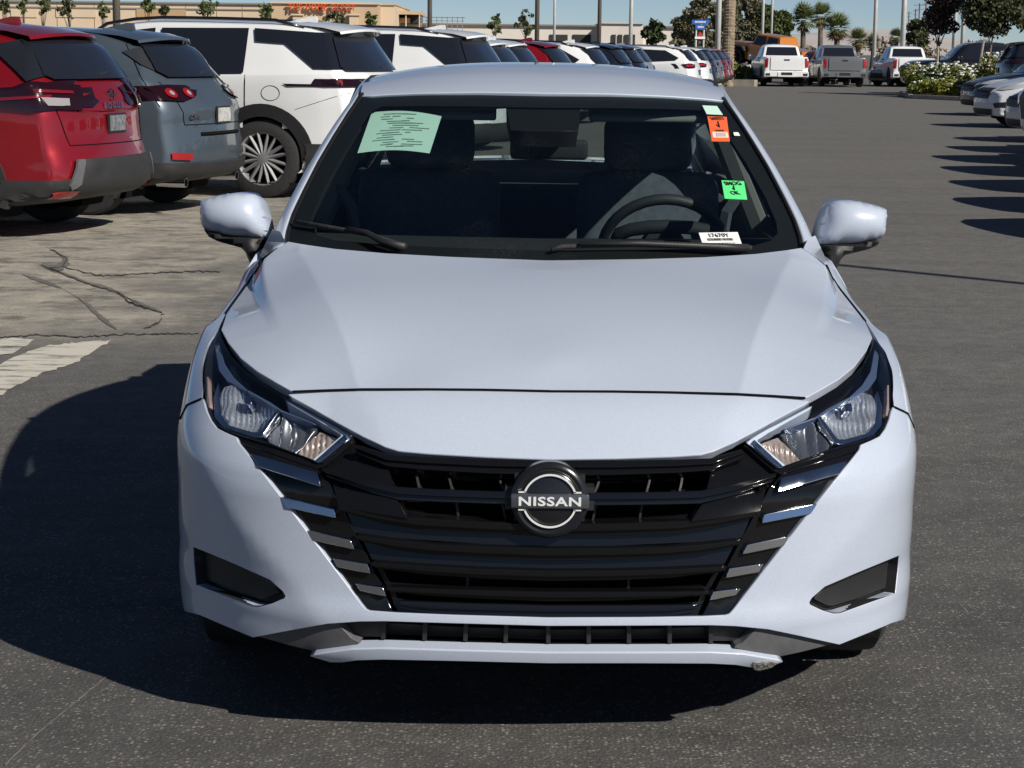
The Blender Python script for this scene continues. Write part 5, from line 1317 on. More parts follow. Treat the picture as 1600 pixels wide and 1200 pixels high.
def truck_copy(label, m, loc, rz):
    o = copy_tree(gm.root); o['label'] = label; o.location = (*loc, 0); o.rotation_euler = (0, 0, rz)
    if m is not SWHITE: recolor(o, m)
    return o
def drop(o, names):
    for ch in list(o.children):
        if ch.name.split('.')[0] in names: bpy.data.objects.remove(ch)
t = truck_copy('grey pickup truck seen from behind, between the maroon car and the silver sports car', GREYM, (on_y(1320, 93), 93+5.85), math.pi); drop(t, ['rear_lettering'])
t = truck_copy('white pickup truck seen from behind, half hidden by the black pickup', SWHITE, (on_y(1429, 95), 95+5.85), math.pi); drop(t, ['rear_lettering'])
t = truck_copy('black crew cab pickup parked broadside behind the white flower bed', NBLACK, (on_y(1411, 79.5), 79.5), math.radians(-90)); drop(t, ['rear_lettering']); t.scale = (1.06, 1.06, 1.06)
t = copy_tree(c_big.root); t['label'] = 'black large SUV at the right edge behind the white flowers'; t.location = (on_y(1556, 69)+5.9, 69.0, 0); t.rotation_euler = (0, 0, math.radians(90)); t.scale = (1.13, 1.13, 1.13); recolor(t, NBLACK)

def front_bits(c, H):
    c.frontpair('headlight', [(.56, .86), (.74, .91), (.93, .95), (.93, .84), (.74, .80), (.58, .80)], CLEARW, off=.02, thick=.02, sp=.06)
    c.decal('front_grille', [(-.46, .84), (.46, .84), (.50, .74), (.40, .62), (-.40, .62), (-.50, .74)], BLACK, 'f', off=.016, thick=.02, sp=.07)
    c.frontpair('fog_pocket', [(.66, .52), (.86, .56), (.86, .44), (.70, .43)], BLACK, off=.014, sp=.07)
    c.decal('lower_intake', [(-.60, .40), (.60, .40), (.56, .28), (-.56, .28)], BLACK, 'f', off=.014, sp=.07)
    for x, z in ((0, .78), (0, .70)): c.decal('grille_bar', [(-.42, z+.012), (.42, z+.012), (.42, z-.012), (-.42, z-.012)], BLACK, 'f', off=.03, thick=.01)
    seam(c, [(.62, .30), (.74, .9), (.80, 1.1)], 't') if False else None
c_fr = CarMaker('parked_car', 'white SUV nosing into the aisle, nearest of the three at the right edge', 'car', suv_spec(4.70, 1.90, 1.66, .37, 1.0, 2.75), paint('pale_silver_white', (.62, .64, .67), .35, 0, .03))
add_common(c_fr, 1.66, [[(1.45, 1.08), (1.95, 1.48), (2.85, 1.53), (2.95, 1.10)], [(3.0, 1.10), (2.92, 1.53), (3.7, 1.50), (4.15, 1.22), (4.05, 1.14)]], rz=1.15, gw=.68)
front_bits(c_fr, 1.66); c_fr.wheels(ALLOY, CLAD, 5, .05)
RZ = math.radians(-84.0)
def nose_place(root, X, Y): root.location = (X, Y, 0); root.rotation_euler = (0, 0, RZ)
nose_place(c_fr.root, 9.0, 36.0)
for (X, Y, lb, m) in ((10.05, 43.2, 'silver white SUV nosing into the aisle, middle of the three at the right edge', None), (11.6, 51.5, 'dark blue-grey SUV nosing into the aisle, furthest of the three at the right edge', NAVY)):
    o = copy_tree(c_fr.root); o['label'] = lb; nose_place(o, X, Y)
    if m: recolor(o, m)
# the near part of the right row stands outside the frame; its shadows fall across the aisle
nth = ('nearest the camera', 'second from the camera', 'third from the camera', 'fourth from the camera', 'fifth from the camera', 'sixth from the camera')
for i, (X, Y) in enumerate(((5.25, 16.6), (5.8, 19.5), (6.4, 22.5), (6.95, 25.6), (7.45, 28.6), (8.35, 31.8))):
    o = copy_tree(gm.root); nose_place(o, X, Y); o['label'] = 'white pickup outside the frame on the right, '+nth[i]; o['group'] = 'right row beyond the frame'; drop(o, ['rear_lettering'])
# maroon car and silver sports car between the pickups
t = copy_tree(c_fr.root); t['label'] = 'maroon SUV facing the camera between the white and the grey pickup'; t.location = (on_y(1275, 100), 100, 0); t.rotation_euler = (0, 0, math.radians(-12)); recolor(t, paint('maroon_paint', (.12, .008, .03), .3, .4, .05))
sed = CarMaker('parked_car', 'silver grey low coupe between the grey pickup and the half hidden white one', 'car',
               suv_spec(4.7, 1.86, 1.36, .34, 1.0, 2.75, top=[(0, .66), (.3, .80), (1.1, .92), (1.5, .98), (2.1, 1.26), (2.7, 1.36), (3.3, 1.32), (4.0, 1.10), (4.7, 1.02)], belt=[(0, .6), (.3, .72), (1.3, .86), (4.7, .94)], sh=.8), SILVER)
sed.both('side_window', [(1.7, .92), (2.25, 1.22), (2.9, 1.28), (3.6, 1.10), (3.5, .97)], TINT, off=.01); sed.decal('windshield', [(-.60, 1.28), (.60, 1.28), (.70, .98), (-.70, .98)], TINT, 'f', off=.01)
sed.frontpair('headlight', [(.55, .72), (.90, .78), (.90, .68), (.60, .64)], CLEARW, off=.02, thick=.02, sp=.05); sed.decal('front_grille', [(-.5, .62), (.5, .62), (.6, .36), (-.6, .36)], BLACK, 'f', off=.015); sed.wheels(DKALLOY, BLACK, 5, .03)
sed.root.location = (on_y(1362, 100), 98, 0); sed.root.rotation_euler = (0, 0, math.radians(-48))

# orange off-road pickup raised on a rock pile
L = 5.4
sp = dict(L=L, wr=.46, axles=(.75, 4.2), n=60, fd=.4, top=[(0, 1.16), (.15, 1.24), (1.5, 1.32), (1.72, 1.36), (2.02, 1.82), (2.2, 1.88), (3.55, 1.88), (3.7, 1.8), (3.78, 1.34), (L, 1.32)],
          belt=[(0, 1.08), (.2, 1.16), (1.6, 1.24), (3.7, 1.26), (L, 1.24)], roofw=[(0, .52), (1.4, .62), (1.7, .66), (2.1, .66), (3.6, .66), (3.9, .82), (L, .82)], width=[(0, .56), (1.4, .66), (1.7, .80), (L, .82)],
          bot=[(0, .70), (.5, .62), (L, .62)], rear=[(.3, .05), (2, .05)], front=[(.3, .05), (2, .0)], sh=1.1, rc=.02, fc=.04)
jp = CarMaker('pickup_truck', 'orange off-road pickup tilted nose up on a pile of pale rocks', 'pickup truck', sp, ORANGE)
for p in ([(1.88, 1.30), (2.1, 1.76), (2.72, 1.78), (2.72, 1.28)], [(2.84, 1.28), (2.84, 1.78), (3.52, 1.76), (3.56, 1.28)]): jp.both('side_window', p, TINT, off=.012)
jp.wheels(DKALLOY, BLACK, 6, .03)
for wy in (.75, 4.2):
    for sg in (1, -1):
        mb = MB(); pts = [(wy-.72, .98), (wy-.50, 1.10), (wy+.50, 1.10), (wy+.74, .86), (wy+.66, .80), (wy+.42, 1.0), (wy-.42, 1.0), (wy-.62, .90)]
        mb.prism(pts, sg*.56, sg*.96, 'x'); mb.build('fender_flare', CLAD, jp.root)
MB().box((0, -.12, .72), (1.5, .2, .2)).build('front_bumper', BLACK, jp.root); MB().tube([(0, L+.1, 1.05)], .35, 6).build('spare_wheel', RUBBER, jp.root) if False else None
jp.root.location = (on_y(1146, 110), 110, .95); jp.root.rotation_euler = (math.radians(0), 0, 0)
jp.root.rotation_euler = (Matrix.Rotation(math.radians(-138), 3, 'Z') @ Matrix.Rotation(math.radians(-7), 3, 'X')).to_euler()

# ================================================================ ground
def nt_mat(name):
    m = bpy.data.materials.new(name); m.use_nodes = True; return m, m.node_tree, m.node_tree.nodes['Principled BSDF']
def N_(nt, kind, **k):
    n = nt.nodes.new(kind)
    for a, v in k.items():
        if a.startswith('i_'):
            key = a[2:]; n.inputs[int(key) if key.isdigit() else key].default_value = v
        else: setattr(n, a, v)
    return n
def mp_(nt, l, co, sc):
    n = N_(nt, 'ShaderNodeMapping'); n.inputs['Scale'].default_value = sc; l.new(co, n.inputs['Vector']); return n.outputs[0]
def asphalt():
    m, nt, b = nt_mat('asphalt'); l = nt.links
    tc = N_(nt, 'ShaderNodeTexCoord'); co = tc.outputs['Object']
    def noise(sc, det=4, vec=co, rough=.55):
        n = N_(nt, 'ShaderNodeTexNoise'); n.inputs['Scale'].default_value = sc; n.inputs['Detail'].default_value = det; n.inputs['Roughness'].default_value = rough; l.new(vec, n.inputs['Vector']); return n.outputs[0]
    def mr(x, a, c, d, e, clamp=True):
        n = N_(nt, 'ShaderNodeMapRange'); n.inputs[1].default_value = a; n.inputs[2].default_value = c; n.inputs[3].default_value = d; n.inputs[4].default_value = e; l.new(x, n.inputs[0]); return n.outputs[0]
    def mix(f, a, c, t='MIX'):
        n = N_(nt, 'ShaderNodeMix', data_type='RGBA', blend_type=t)
        if isinstance(f, float): n.inputs[0].default_value = f
        else: l.new(f, n.inputs[0])
        for i, x in ((6, a), (7, c)):
            if isinstance(x, tuple): n.inputs[i].default_value = (*x, 1)
            else: l.new(x, n.inputs[i])
        return n.outputs[2]
    def math_(op, a, c):
        n = N_(nt, 'ShaderNodeMath', operation=op)
        for i, x in enumerate((a, c)):
            if isinstance(x, (int, float)): n.inputs[i].default_value = x
            else: l.new(x, n.inputs[i])
        return n.outputs[0]
    sep = N_(nt, 'ShaderNodeSeparateXYZ'); l.new(co, sep.inputs[0])
    # aggregate: light stones showing through the binder
    vo = N_(nt, 'ShaderNodeTexVoronoi', feature='F1'); vo.inputs['Scale'].default_value = 100; vo.inputs['Randomness'].default_value = 1; l.new(co, vo.inputs['Vector'])
    vo2 = N_(nt, 'ShaderNodeTexVoronoi', feature='F1'); vo2.inputs['Scale'].default_value = 170; l.new(co, vo2.inputs['Vector'])
    sc_ = N_(nt, 'ShaderNodeSeparateColor'); l.new(vo.outputs['Color'], sc_.inputs[0]); sc2 = N_(nt, 'ShaderNodeSeparateColor'); l.new(vo2.outputs['Color'], sc2.inputs[0])
    # worn areas: stronger exposure of stones to the left of the lane and far down the aisle
    big = noise(.35, 5); mid = noise(2.2, 5)
    st = N_(nt, 'ShaderNodeMapping'); st.inputs['Scale'].default_value = (.10, 1.6, 1); l.new(co, st.inputs['Vector'])
    streak = noise(1.0, 5, st.outputs[0], .65)
    wob = mr(noise(1.3, 6, co, .7), .3, .7, -.9, .9)
    left = math_('MULTIPLY', mr(math_('ADD', sep.outputs[0], wob), -2.6, -1.2, 1.0, 0.0), mr(math_('ADD', sep.outputs[1], math_('MULTIPLY', wob, .5)), 9.8, 10.9, 0.0, 1.0))
    far = mr(sep.outputs[1], 9, 26, 0.0, .45)
    wear = math_('ADD', math_('ADD', mr(big, .35, .68, 0.0, .55), mr(mid, .35, .7, 0.0, .35)), math_('ADD', math_('MULTIPLY', left, .75), math_('MULTIPLY', far, mr(streak, .3, .7, .2, 1.0))))
    thr = mr(wear, 0.1, 1.3, .84, .35)
    s1 = math_('MULTIPLY', mr(math_('SUBTRACT', sc_.outputs[0], thr), 0.0, .08, 0.0, 1.0), mr(vo.outputs['Distance'], .36, .50, 1.0, 0.0))
    s2 = math_('MULTIPLY', mr(math_('SUBTRACT', sc2.outputs[0], thr), -.05, .10, 0.0, 1.0), mr(vo2.outputs['Distance'], .34, .5, .7, 0.0))
    stone = mix(sc_.outputs[1], (.125, .118, .105), (.27, .255, .225)); stone2 = mix(sc2.outputs[1], (.12, .11, .095), (.235, .215, .185))
    binder = mix(mr(mid, .3, .7, 0, 1), (.050, .050, .050), (.076, .075, .073))
    binder = mix(mr(streak, .35, .65, 0.0, .6), binder, (.105, .100, .093))
    binder = mix(math_('MULTIPLY', mr(sep.outputs[1], 5.6, 9.5, 0.0, 1.0), mr(streak, .25, .6, .55, 1.0)), binder, (.128, .125, .119))
    binder = mix(math_('MULTIPLY', left, mr(mid, .3, .65, .35, 1.0)), binder, (.31, .28, .225))
    col = mix(s2, binder, stone2); col = mix(s1, col, stone)
    fine = noise(7.5, 6, co, .7)
    st2 = N_(nt, 'ShaderNodeMapping'); st2.inputs['Scale'].default_value = (.35, 5.5, 1); l.new(co, st2.inputs['Vector'])
    lines = noise(1.0, 4, st2.outputs[0], .7)
    hv = N_(nt, 'ShaderNodeHueSaturation'); l.new(col, hv.inputs['Color'])
    l.new(math_('MULTIPLY', mr(fine, .3, .7, .80, 1.20), math_('MULTIPLY', mr(lines, .3, .7, .95, 1.05), mr(left, 0, 1, 1.0, 1.42))), hv.inputs['Value']); col = hv.outputs[0]
    patch = math_('MULTIPLY', left, mr(noise(3.2, 7, mp_(nt, l, co, (.8, 1.15, 1)), .75), .49, .60, 0.0, .75)); col = mix(patch, col, (.098, .094, .085))
    # dark blotches (old sealer and drips)
    col = mix(mr(noise(.9, 6, co, .7), .60, .72, 0.0, .5), col, (.045, .044, .044))
    l.new(col, b.inputs['Base Color']); b.inputs['Roughness'].default_value = .85; b.inputs['Specular IOR Level'].default_value = .3
    bp = N_(nt, 'ShaderNodeBump'); bp.inputs['Strength'].default_value = .4; bp.inputs['Distance'].default_value = .006
    hgt = math_('ADD', math_('MULTIPLY', vo.outputs['Distance'], -1.0), math_('MULTIPLY', noise(300, 2), .6)); l.new(hgt, bp.inputs['Height']); l.new(bp.outputs[0], b.inputs['Normal'])
    return m
g = build('ground', [(-2500, -60, 0), (2500, -60, 0), (2500, 6000, 0), (-2500, 6000, 0)], [(0, 1, 2, 3)], asphalt()); g['kind'] = 'structure'
# worn painted patch and cracks on the left
def worn_paint():
    m, nt, b = nt_mat('worn_marking_paint'); l = nt.links
    tc = N_(nt, 'ShaderNodeTexCoord'); n = N_(nt, 'ShaderNodeTexNoise'); n.inputs['Scale'].default_value = 5; n.inputs['Detail'].default_value = 8; n.inputs['Roughness'].default_value = .75
    mp = N_(nt, 'ShaderNodeMapping'); mp.inputs['Scale'].default_value = (.6, 2.4, 1); l.new(tc.outputs['Object'], mp.inputs[0]); l.new(mp.outputs[0], n.inputs['Vector'])
    cr = N_(nt, 'ShaderNodeValToRGB'); cr.color_ramp.elements[0].position = .36; cr.color_ramp.elements[0].color = (.10, .095, .085, 1); cr.color_ramp.elements[1].position = .5; cr.color_ramp.elements[1].color = (.58, .55, .47, 1)
    l.new(n.outputs[0], cr.inputs[0]); l.new(cr.outputs[0], b.inputs['Base Color']); b.inputs['Roughness'].default_value = .8
    return m
def gpoly(px, dz): return [tuple(ground(u, v)+np.array([0, 0, dz])) for u, v in px]
def ragged(px, amp, step=6):
    r = random.Random(11); out = densify(list(px)+[px[0]], step)[:-1]; return [(u+r.uniform(-amp, amp), v+r.uniform(-amp, amp)*.5) for u, v in out]
WPAINT = worn_paint()
o = build('pavement_marking', gpoly(ragged([(-40, 640), (60, 586), (118, 568), (175, 532), (130, 535), (72, 541), (40, 552), (-40, 588)], 2.2), .004), [tuple(range(len(ragged([(-40, 640), (60, 586), (118, 568), (175, 532), (130, 535), (72, 541), (40, 552), (-40, 588)], 2.2))))], WPAINT); o['kind'] = 'structure'
pp = ragged([(-60, 566), (20, 553), (54, 532), (20, 529), (-60, 538)], 1.5)
o = build('pavement_marking', gpoly(pp, .004), [tuple(range(len(pp)))], WPAINT); o['kind'] = 'structure'
CRK = mat('crack_filler', (.045, .043, .040), .8, bump=.3, bscale=80)
def crack(px, w, seed):
    r = random.Random(seed); P = [(u+r.uniform(-2.5, 2.5), v+r.uniform(-1.2, 1.2)) for u, v in densify(px, 5)]; V = []
    for i, (u, v) in enumerate(P):
        ww = w*r.uniform(.35, 1.3); V += [tuple(ground(u, v-ww)+np.array([0, 0, .004])), tuple(ground(u+ww*.6, v+ww)+np.array([0, 0, .004]))]
    o = build('crack', V, [(2*i, 2*i+1, 2*i+3, 2*i+2) for i in range(len(P)-1)], CRK); o['kind'] = 'structure'
BAND = mat('old_crack_seal', (.135, .13, .118), .85, var=.25, vscale=6)
def band(px, w, seed):
    r = random.Random(seed); V = []; P = densify(px, 4)
    for i, (u, v) in enumerate(P):
        ww = 1.5*w*(.55+.45*math.sin(i*.21+seed)**2)*r.uniform(.7, 1.2); V += [tuple(ground(u-ww, v-ww*.55)+np.array([0, 0, .003])), tuple(ground(u+ww, v+ww*.55)+np.array([0, 0, .003]))]
    o = build('crack_seal', V, [(2*i, 2*i+1, 2*i+3, 2*i+2) for i in range(len(P)-1)], BAND); o['kind'] = 'structure'
band([(76, 388), (100, 402), (104, 410), (92, 418), (70, 419)], 7, 1); band([(72, 419), (100, 428), (140, 443), (182, 455), (206, 470), (250, 486)], 8, 2); band([(40, 432), (90, 447), (130, 470), (160, 498), (175, 512)], 9, 3)
crack([(80, 390), (104, 405), (98, 418), (75, 420), (100, 430), (140, 445), (185, 458), (205, 475), (255, 490)], 1.1, 1)
crack([(255, 490), (248, 505), (225, 514)], 1.2, 2); crack([(185, 455), (195, 470), (230, 482)], .9, 8)
crack([(0, 528), (60, 524), (130, 527), (200, 523), (310, 522)], .9, 3)
crack([(98, 418), (160, 432), (300, 424), (345, 426)], .8, 4)
ED = mat('pale_joint', (.20, .19, .17), .8)
def joint(px, w, m, seed):
    r = random.Random(seed); P = densify(px, 9); V = []
    for i, (u, v) in enumerate(P):
        ww = w*r.uniform(.2, 1.2); V += [tuple(ground(u-ww, v)+np.array([0, 0, .004])), tuple(ground(u+ww, v)+np.array([0, 0, .004]))]
    o = build('pavement_joint', V, [(2*i, 2*i+1, 2*i+3, 2*i+2) for i in range(len(P)-1)], m); o['kind'] = 'structure'
joint([(8, 1197), (60, 1147), (120, 1098), (170, 1056)], 1.3, ED, 5)

# ================================================================ kerbs, planters
CONC = mat('concrete_kerb', (.36, .32, .26), .85, var=.2, vscale=3, bump=.2, bscale=40)
SOIL = mat('bark_mulch', (.10, .055, .03), .95, var=.4, vscale=6, bump=.5, bscale=20)
def kerb_ring(name, pts, h=.14, w=.16, label=None):
    c = empty(name, (pts[0][0], pts[0][1], 0)); tag(c, label, 'planter')
    n = len(pts); ctr = np.mean(np.array(pts), 0)
    for i in range(n):
        a, b_ = np.array(pts[i]), np.array(pts[(i+1) % n]); d = b_-a; L_ = np.linalg.norm(d); k = max(1, int(L_/3.0))
        for j in range(k):
            p, q = a+d*(j/k), a+d*((j+1)/k); m_ = (p+q)/2; ang = math.atan2(d[1], d[0])
            mb = MB(); mb.box((m_[0]-pts[0][0], m_[1]-pts[0][1], h/2), (L_/k-.012+w*.0, w, h), Matrix.Rotation(ang, 3, 'Z')); mb.build('kerb_stone', CONC, c)
    v = [(p[0]-pts[0][0]+(ctr[0]-p[0])*.02, p[1]-pts[0][1]+(ctr[1]-p[1])*.02, h-.05) for p in pts]
    build('soil', v, [tuple(range(n))], SOIL, c)
    return c
def leaf_mat(name, col, col2, tr=.25):
    m, nt, b = nt_mat(name); l = nt.links
    tc = N_(nt, 'ShaderNodeTexCoord'); n = N_(nt, 'ShaderNodeTexNoise'); n.inputs['Scale'].default_value = 1.7; n.inputs['Detail'].default_value = 6; l.new(tc.outputs['Object'], n.inputs['Vector'])
    cr = N_(nt, 'ShaderNodeValToRGB'); cr.color_ramp.elements[0].position = .35; cr.color_ramp.elements[0].color = (*col, 1); cr.color_ramp.elements[1].position = .65; cr.color_ramp.elements[1].color = (*col2, 1)
    l.new(n.outputs[0], cr.inputs[0]); l.new(cr.outputs[0], b.inputs['Base Color']); b.inputs['Roughness'].default_value = .6; b.inputs['Specular IOR Level'].default_value = .3
    return m
def crown_mesh(clumps, n, size, seed, flat=.0):
    """leaf-sized quads scattered through ellipsoid clumps: (cx, cy, cz, rx, ry, rz)"""
    r = random.Random(seed); V = []; F = []
    vol = [c[3]*c[4]*c[5] for c in clumps]; tot = sum(vol)
    for c, w in zip(clumps, vol):
        for _ in range(max(3, int(n*w/tot))):
            while True:
                p = (r.uniform(-1, 1), r.uniform(-1, 1), r.uniform(-1, 1)); d = math.sqrt(sum(q*q for q in p))
                if d < 1 and r.random() < .25+.75*d: break
            P = Vector((c[0]+p[0]*c[3], c[1]+p[1]*c[4], c[2]+p[2]*c[5])); s_ = size*r.uniform(.6, 1.4)
            a = Vector((r.gauss(0, 1), r.gauss(0, 1), r.gauss(0, 1))).normalized(); b_ = a.cross(Vector((r.gauss(0, 1), r.gauss(0, 1), r.gauss(0, 1)))).normalized()
            k = len(V); V += [P-a*s_, P+b_*s_*.5, P+a*s_, P-b_*s_*.5]; F.append((k, k+1, k+2, k+3))
    return V, F
BARK = mat('bark', (.13, .10, .075), .9, var=.3, vscale=4, bump=.5, bscale=15)
def tree(name, label, cat, loc, clumps, n, size, lm, trunk, seed, group=None, limbs=4, bark=None):
    t = empty(name, loc); tag(t, label, cat, group)
    V, F = crown_mesh(clumps, n, size, seed); build('crown', V, F, lm, t)
    mb = MB(); h, r0 = trunk; top = Vector((clumps[0][0], clumps[0][1], clumps[0][2]))
    mb.tube([(0, 0, 0), (.04*h*.3, 0, h*.5), (top.x*.5, top.y*.5, h)], [r0, r0*.8, r0*.65], 8)
    r = random.Random(seed+5)
    for i in range(min(limbs, len(clumps))):
        c = clumps[i]; mb.tube([(top.x*.5, top.y*.5, h*.92), ((top.x*.5+c[0])*.5, c[1]*.5, (h+c[2])*.5), (c[0], c[1], c[2]+c[5]*.3)], [r0*.5, r0*.32, r0*.1], 5)
    mb.build('trunk', bark or BARK, t, smooth=True)
    return t
DKLEAF = leaf_mat('dark_leaf', (.035, .044, .018), (.085, .092, .04)); OLIVE = leaf_mat('olive_leaf', (.10, .10, .06), (.20, .185, .11)); PURP = leaf_mat('plum_leaf', (.045, .03, .022), (.11, .065, .045))
LIME = leaf_mat('yellow_green_leaf', (.10, .13, .02), (.26, .25, .045)); FRESH = leaf_mat('fresh_leaf', (.05, .075, .02), (.12, .14, .05)); DRY = leaf_mat('dry_leaf', (.16, .10, .05), (.30, .19, .10)); PALMG = leaf_mat('palm_leaf', (.08, .11, .04), (.22, .24, .11))
PETAL = mat('white_petal', (.80, .82, .76), .6)
def Z_at(u, v, Y): return float(at(u, v, Y)[2])
# flower bed island on the right
isl = [tuple(ground(1409, 148)[:2]), tuple(ground(1424, 154)[:2]), tuple(ground(1512, 158)[:2]), (19.6, 68.5), (24.0, 70.0), (24.0, 77.5), (18.0, 78.5)]
kerb_ring('planter_island', isl, label='kerbed island with mulch under the white flowering shrubs at the right')
def shrub(label, x, y, rx, ry, h, seed, lm, petals, group):
    r = random.Random(seed); t = empty('flowering_shrub', (x, y, .09)); tag(t, label, 'shrub', group)
    cl = [(r.uniform(-.6, .6)*rx, r.uniform(-.6, .6)*ry, h*r.uniform(.35, .68), rx*.55, ry*.55, h*.34) for _ in range(7)]
    V, F = crown_mesh(cl, 900, .075, seed); build('foliage', V, F, lm, t)
    if petals:
        mb = MB()
        for _ in range(petals):
            c = r.choice(cl); a = r.uniform(0, 6.28); e = r.uniform(-.1, 1.3); p = Vector((c[0]+c[3]*math.cos(a)*math.cos(e), c[1]+c[4]*math.sin(a)*math.cos(e), c[2]+c[5]*math.sin(e)*1.08)); s_ = r.uniform(.05, .09)
            for k in range(5):
                an = k*1.2566+a; d1 = Vector((math.cos(an), math.sin(an)*.7, .3*math.sin(an*2)))*s_; d2 = Vector((math.cos(an+.6), math.sin(an+.6)*.7, .5))*s_
                mb.add([p, p+d1, p+d1*.9+d2*.7, p+d2], [(0, 1, 2, 3)])
        o = mb.build('blossoms', PETAL, t); o['kind'] = 'stuff'
    mb = MB()
    for k in range(4): mb.tube([(0, 0, 0), (cl[k][0]*.6, cl[k][1]*.6, cl[k][2])], [.02, .008], 4)
    mb.build('stems', BARK, t); return t
for i, (u, Y, rx, h, pet) in enumerate(((1437, 73.5, .75, 1.12, 40), (1462, 72.5, .8, 1.2, 52), (1488, 72.0, .8, 1.2, 55), (1512, 72.5, .75, 1.15, 46), (1450, 76.0, .7, 1.15, 30))):
    shrub(('white flowering shrub at the left end of the kerbed island', 'white flowering shrub second from the left end of the island', 'white flowering shrub third from the left end of the island', 'white flowering shrub at the right end of the island, by the car noses', 'white flowering shrub behind the first two on the island')[i], on_y(u, Y), Y, rx, .7, h, 20+i, FRESH if i % 2 else LIME, pet, 'flowering shrubs on the island')
for i, (u, Y) in enumerate(((1560, 73.0), (1582, 73.5))): shrub(('white flowering shrub above the blue-grey hood at the right edge', 'white flowering shrub nearest the right edge above the hoods')[i], on_y(u, Y), Y, .8, .7, 1.55, 40+i, LIME, 70, 'flowering shrubs on the island')
for i, u in enumerate((1442, 1470, 1498)): shrub(('yellow-green shrub at the front left of the island kerb', 'yellow-green shrub at the front middle of the island kerb', 'yellow-green shrub at the front right of the island kerb')[i], on_y(u, 70.6+(.9 if i == 0 else 0)), 70.6+(.9 if i == 0 else 0), .62, .5, .62, 60+i, LIME, 10, 'yellow-green shrubs along the kerb')
# small planter at the far end of the left row
a = ground(1131, 134); b_ = ground(1180, 135)
kerb_ring('planter_island', [tuple(a[:2]), tuple(b_[:2]), (b_[0], b_[1]+5), (a[0], a[1]+5)], .30, .2, 'small kerbed planter at the far end of the left row')
shrub('yellow-green shrub in the small planter by the palm trunk', on_y(1157, 96), 96, .55, .5, 1.0, 70, LIME, 0, None); shrub('dark shrub in the small planter next to the white pickup', on_y(1172, 97), 97, .5, .5, .8, 71, DKLEAF, 0, None)
# rocks under the orange pickup
ROCK = mat('pale_rock', (.48, .46, .43), .85, var=.25, vscale=3, bump=.4, bscale=12)
rk = random.Random(9)
for i in range(16):
    bm = bmesh.new(); bmesh.ops.create_icosphere(bm, subdivisions=2, radius=1)
    for v in bm.verts: v.co *= rk.uniform(.78, 1.12)
    bmesh.ops.scale(bm, vec=(rk.uniform(.3, .55), rk.uniform(.3, .5), rk.uniform(.22, .36)), verts=bm.verts)
    me = bpy.data.meshes.new('rock'); bm.to_mesh(me); bm.free(); me.materials.append(ROCK); o = link_mesh('rock', me)
    lv = i % 2; o.location = (on_y(1150+ (i*53 % 70), 107)+rk.uniform(-.2, .2), 106.5+rk.uniform(-1.2, 2.4), .22+.38*lv); o.rotation_euler = (rk.uniform(-.4, .4), rk.uniform(-.4, .4), rk.uniform(0, 3))
    tag(o, 'pale rough rock in the heap under the orange pickup', 'rock', 'rocks under the orange pickup')

# ================================================================ trees, palms
def px_tree(name, label, cat, u0, u1, v0, v1, Y, n, size, lm, seed, trunk_r=.12, base_v=None, k=7, group=None, th=None, limbs=4, shape=None, bark=None, blob=.62):
    """tree whose crown spans the given part of the view at distance Y"""
    x0, x1 = on_y(u0, Y), on_y(u1, Y); z1, z0 = Z_at((u0+u1)/2, v0, Y), Z_at((u0+u1)/2, v1, Y); r = random.Random(seed); cx = (x0+x1)/2; wx = (x1-x0)/2; hz = (z1-z0)/2; cl = []
    for i in range(k):
        t = (i+.5)/k; zz = z0+(z1-z0)*(.15+.75*t); ww = wx*(shape(t) if shape else math.sin(math.pi*(.2+.65*t)))
        a = r.uniform(0, 6.28); q = r.uniform(.2, .62) if blob > .5 else r.uniform(.1, .9)
        cl.append((math.cos(a)*ww*q, math.sin(a)*ww*q, zz, ww*blob, ww*blob, max(hz*1.5/k, ww*.35)*(blob/.62)))
    return tree(name, label, cat, (cx, Y, 0), cl, n, size, lm, ((th if th else z0+hz*.4), trunk_r), seed, group, limbs, bark)
px_tree('young_tree', 'young purple-leaved tree on a stake above the flower bed', 'tree', 1436, 1496, -35, 66, 75, 3600, .075, PURP, 101, .06, k=12, th=1.9, blob=.75)
px_tree('young_tree', 'dark broad young tree on a leaning stake near the right edge', 'tree', 1494, 1592, -60, 68, 74, 7500, .085, DKLEAF, 102, .06, k=15, th=1.9, blob=.8)
px_tree('leafy_tree', 'yellow-green tree at the right edge behind the dark young tree', 'tree', 1555, 1660, -40, 66, 95, 3200, .14, leaf_mat('warm_green_leaf', (.05, .055, .015), (.14, .13, .04)), 103, .16, k=9)
px_tree('leafy_tree', 'round grey-green tree behind the purple young tree', 'tree', 1408, 1452, 27, 76, 130, 1800, .17, DKLEAF, 104, .16, k=9)
STAKE = mat('pale_stake', (.35, .30, .24), .8)
for (ua, va, ub, vb, lb) in ((1464, 106, 1466, 72, 'upright pale stake tied to the purple young tree'), (1528, 118, 1537, 64, 'leaning pale stake beside the dark young tree')):
    Y = 73.8; p, q = at(ua, va, Y), at(ub, vb, Y); mb = MB(); mb.tube([(0, 0, 0), tuple(q-p)], .045, 6); o = mb.build('tree_stake', STAKE, None); o.location = (p[0], p[1], p[2]); tag(o, lb, 'stake')
    mb = MB(); mb.tube([(0, 0, -p[2]), (0, 0, .02)], .045, 6); mb.build('stake_foot', STAKE, o)
colm = lambda t: .35+.65*math.sin(math.pi*min(1, .25+.6*t))
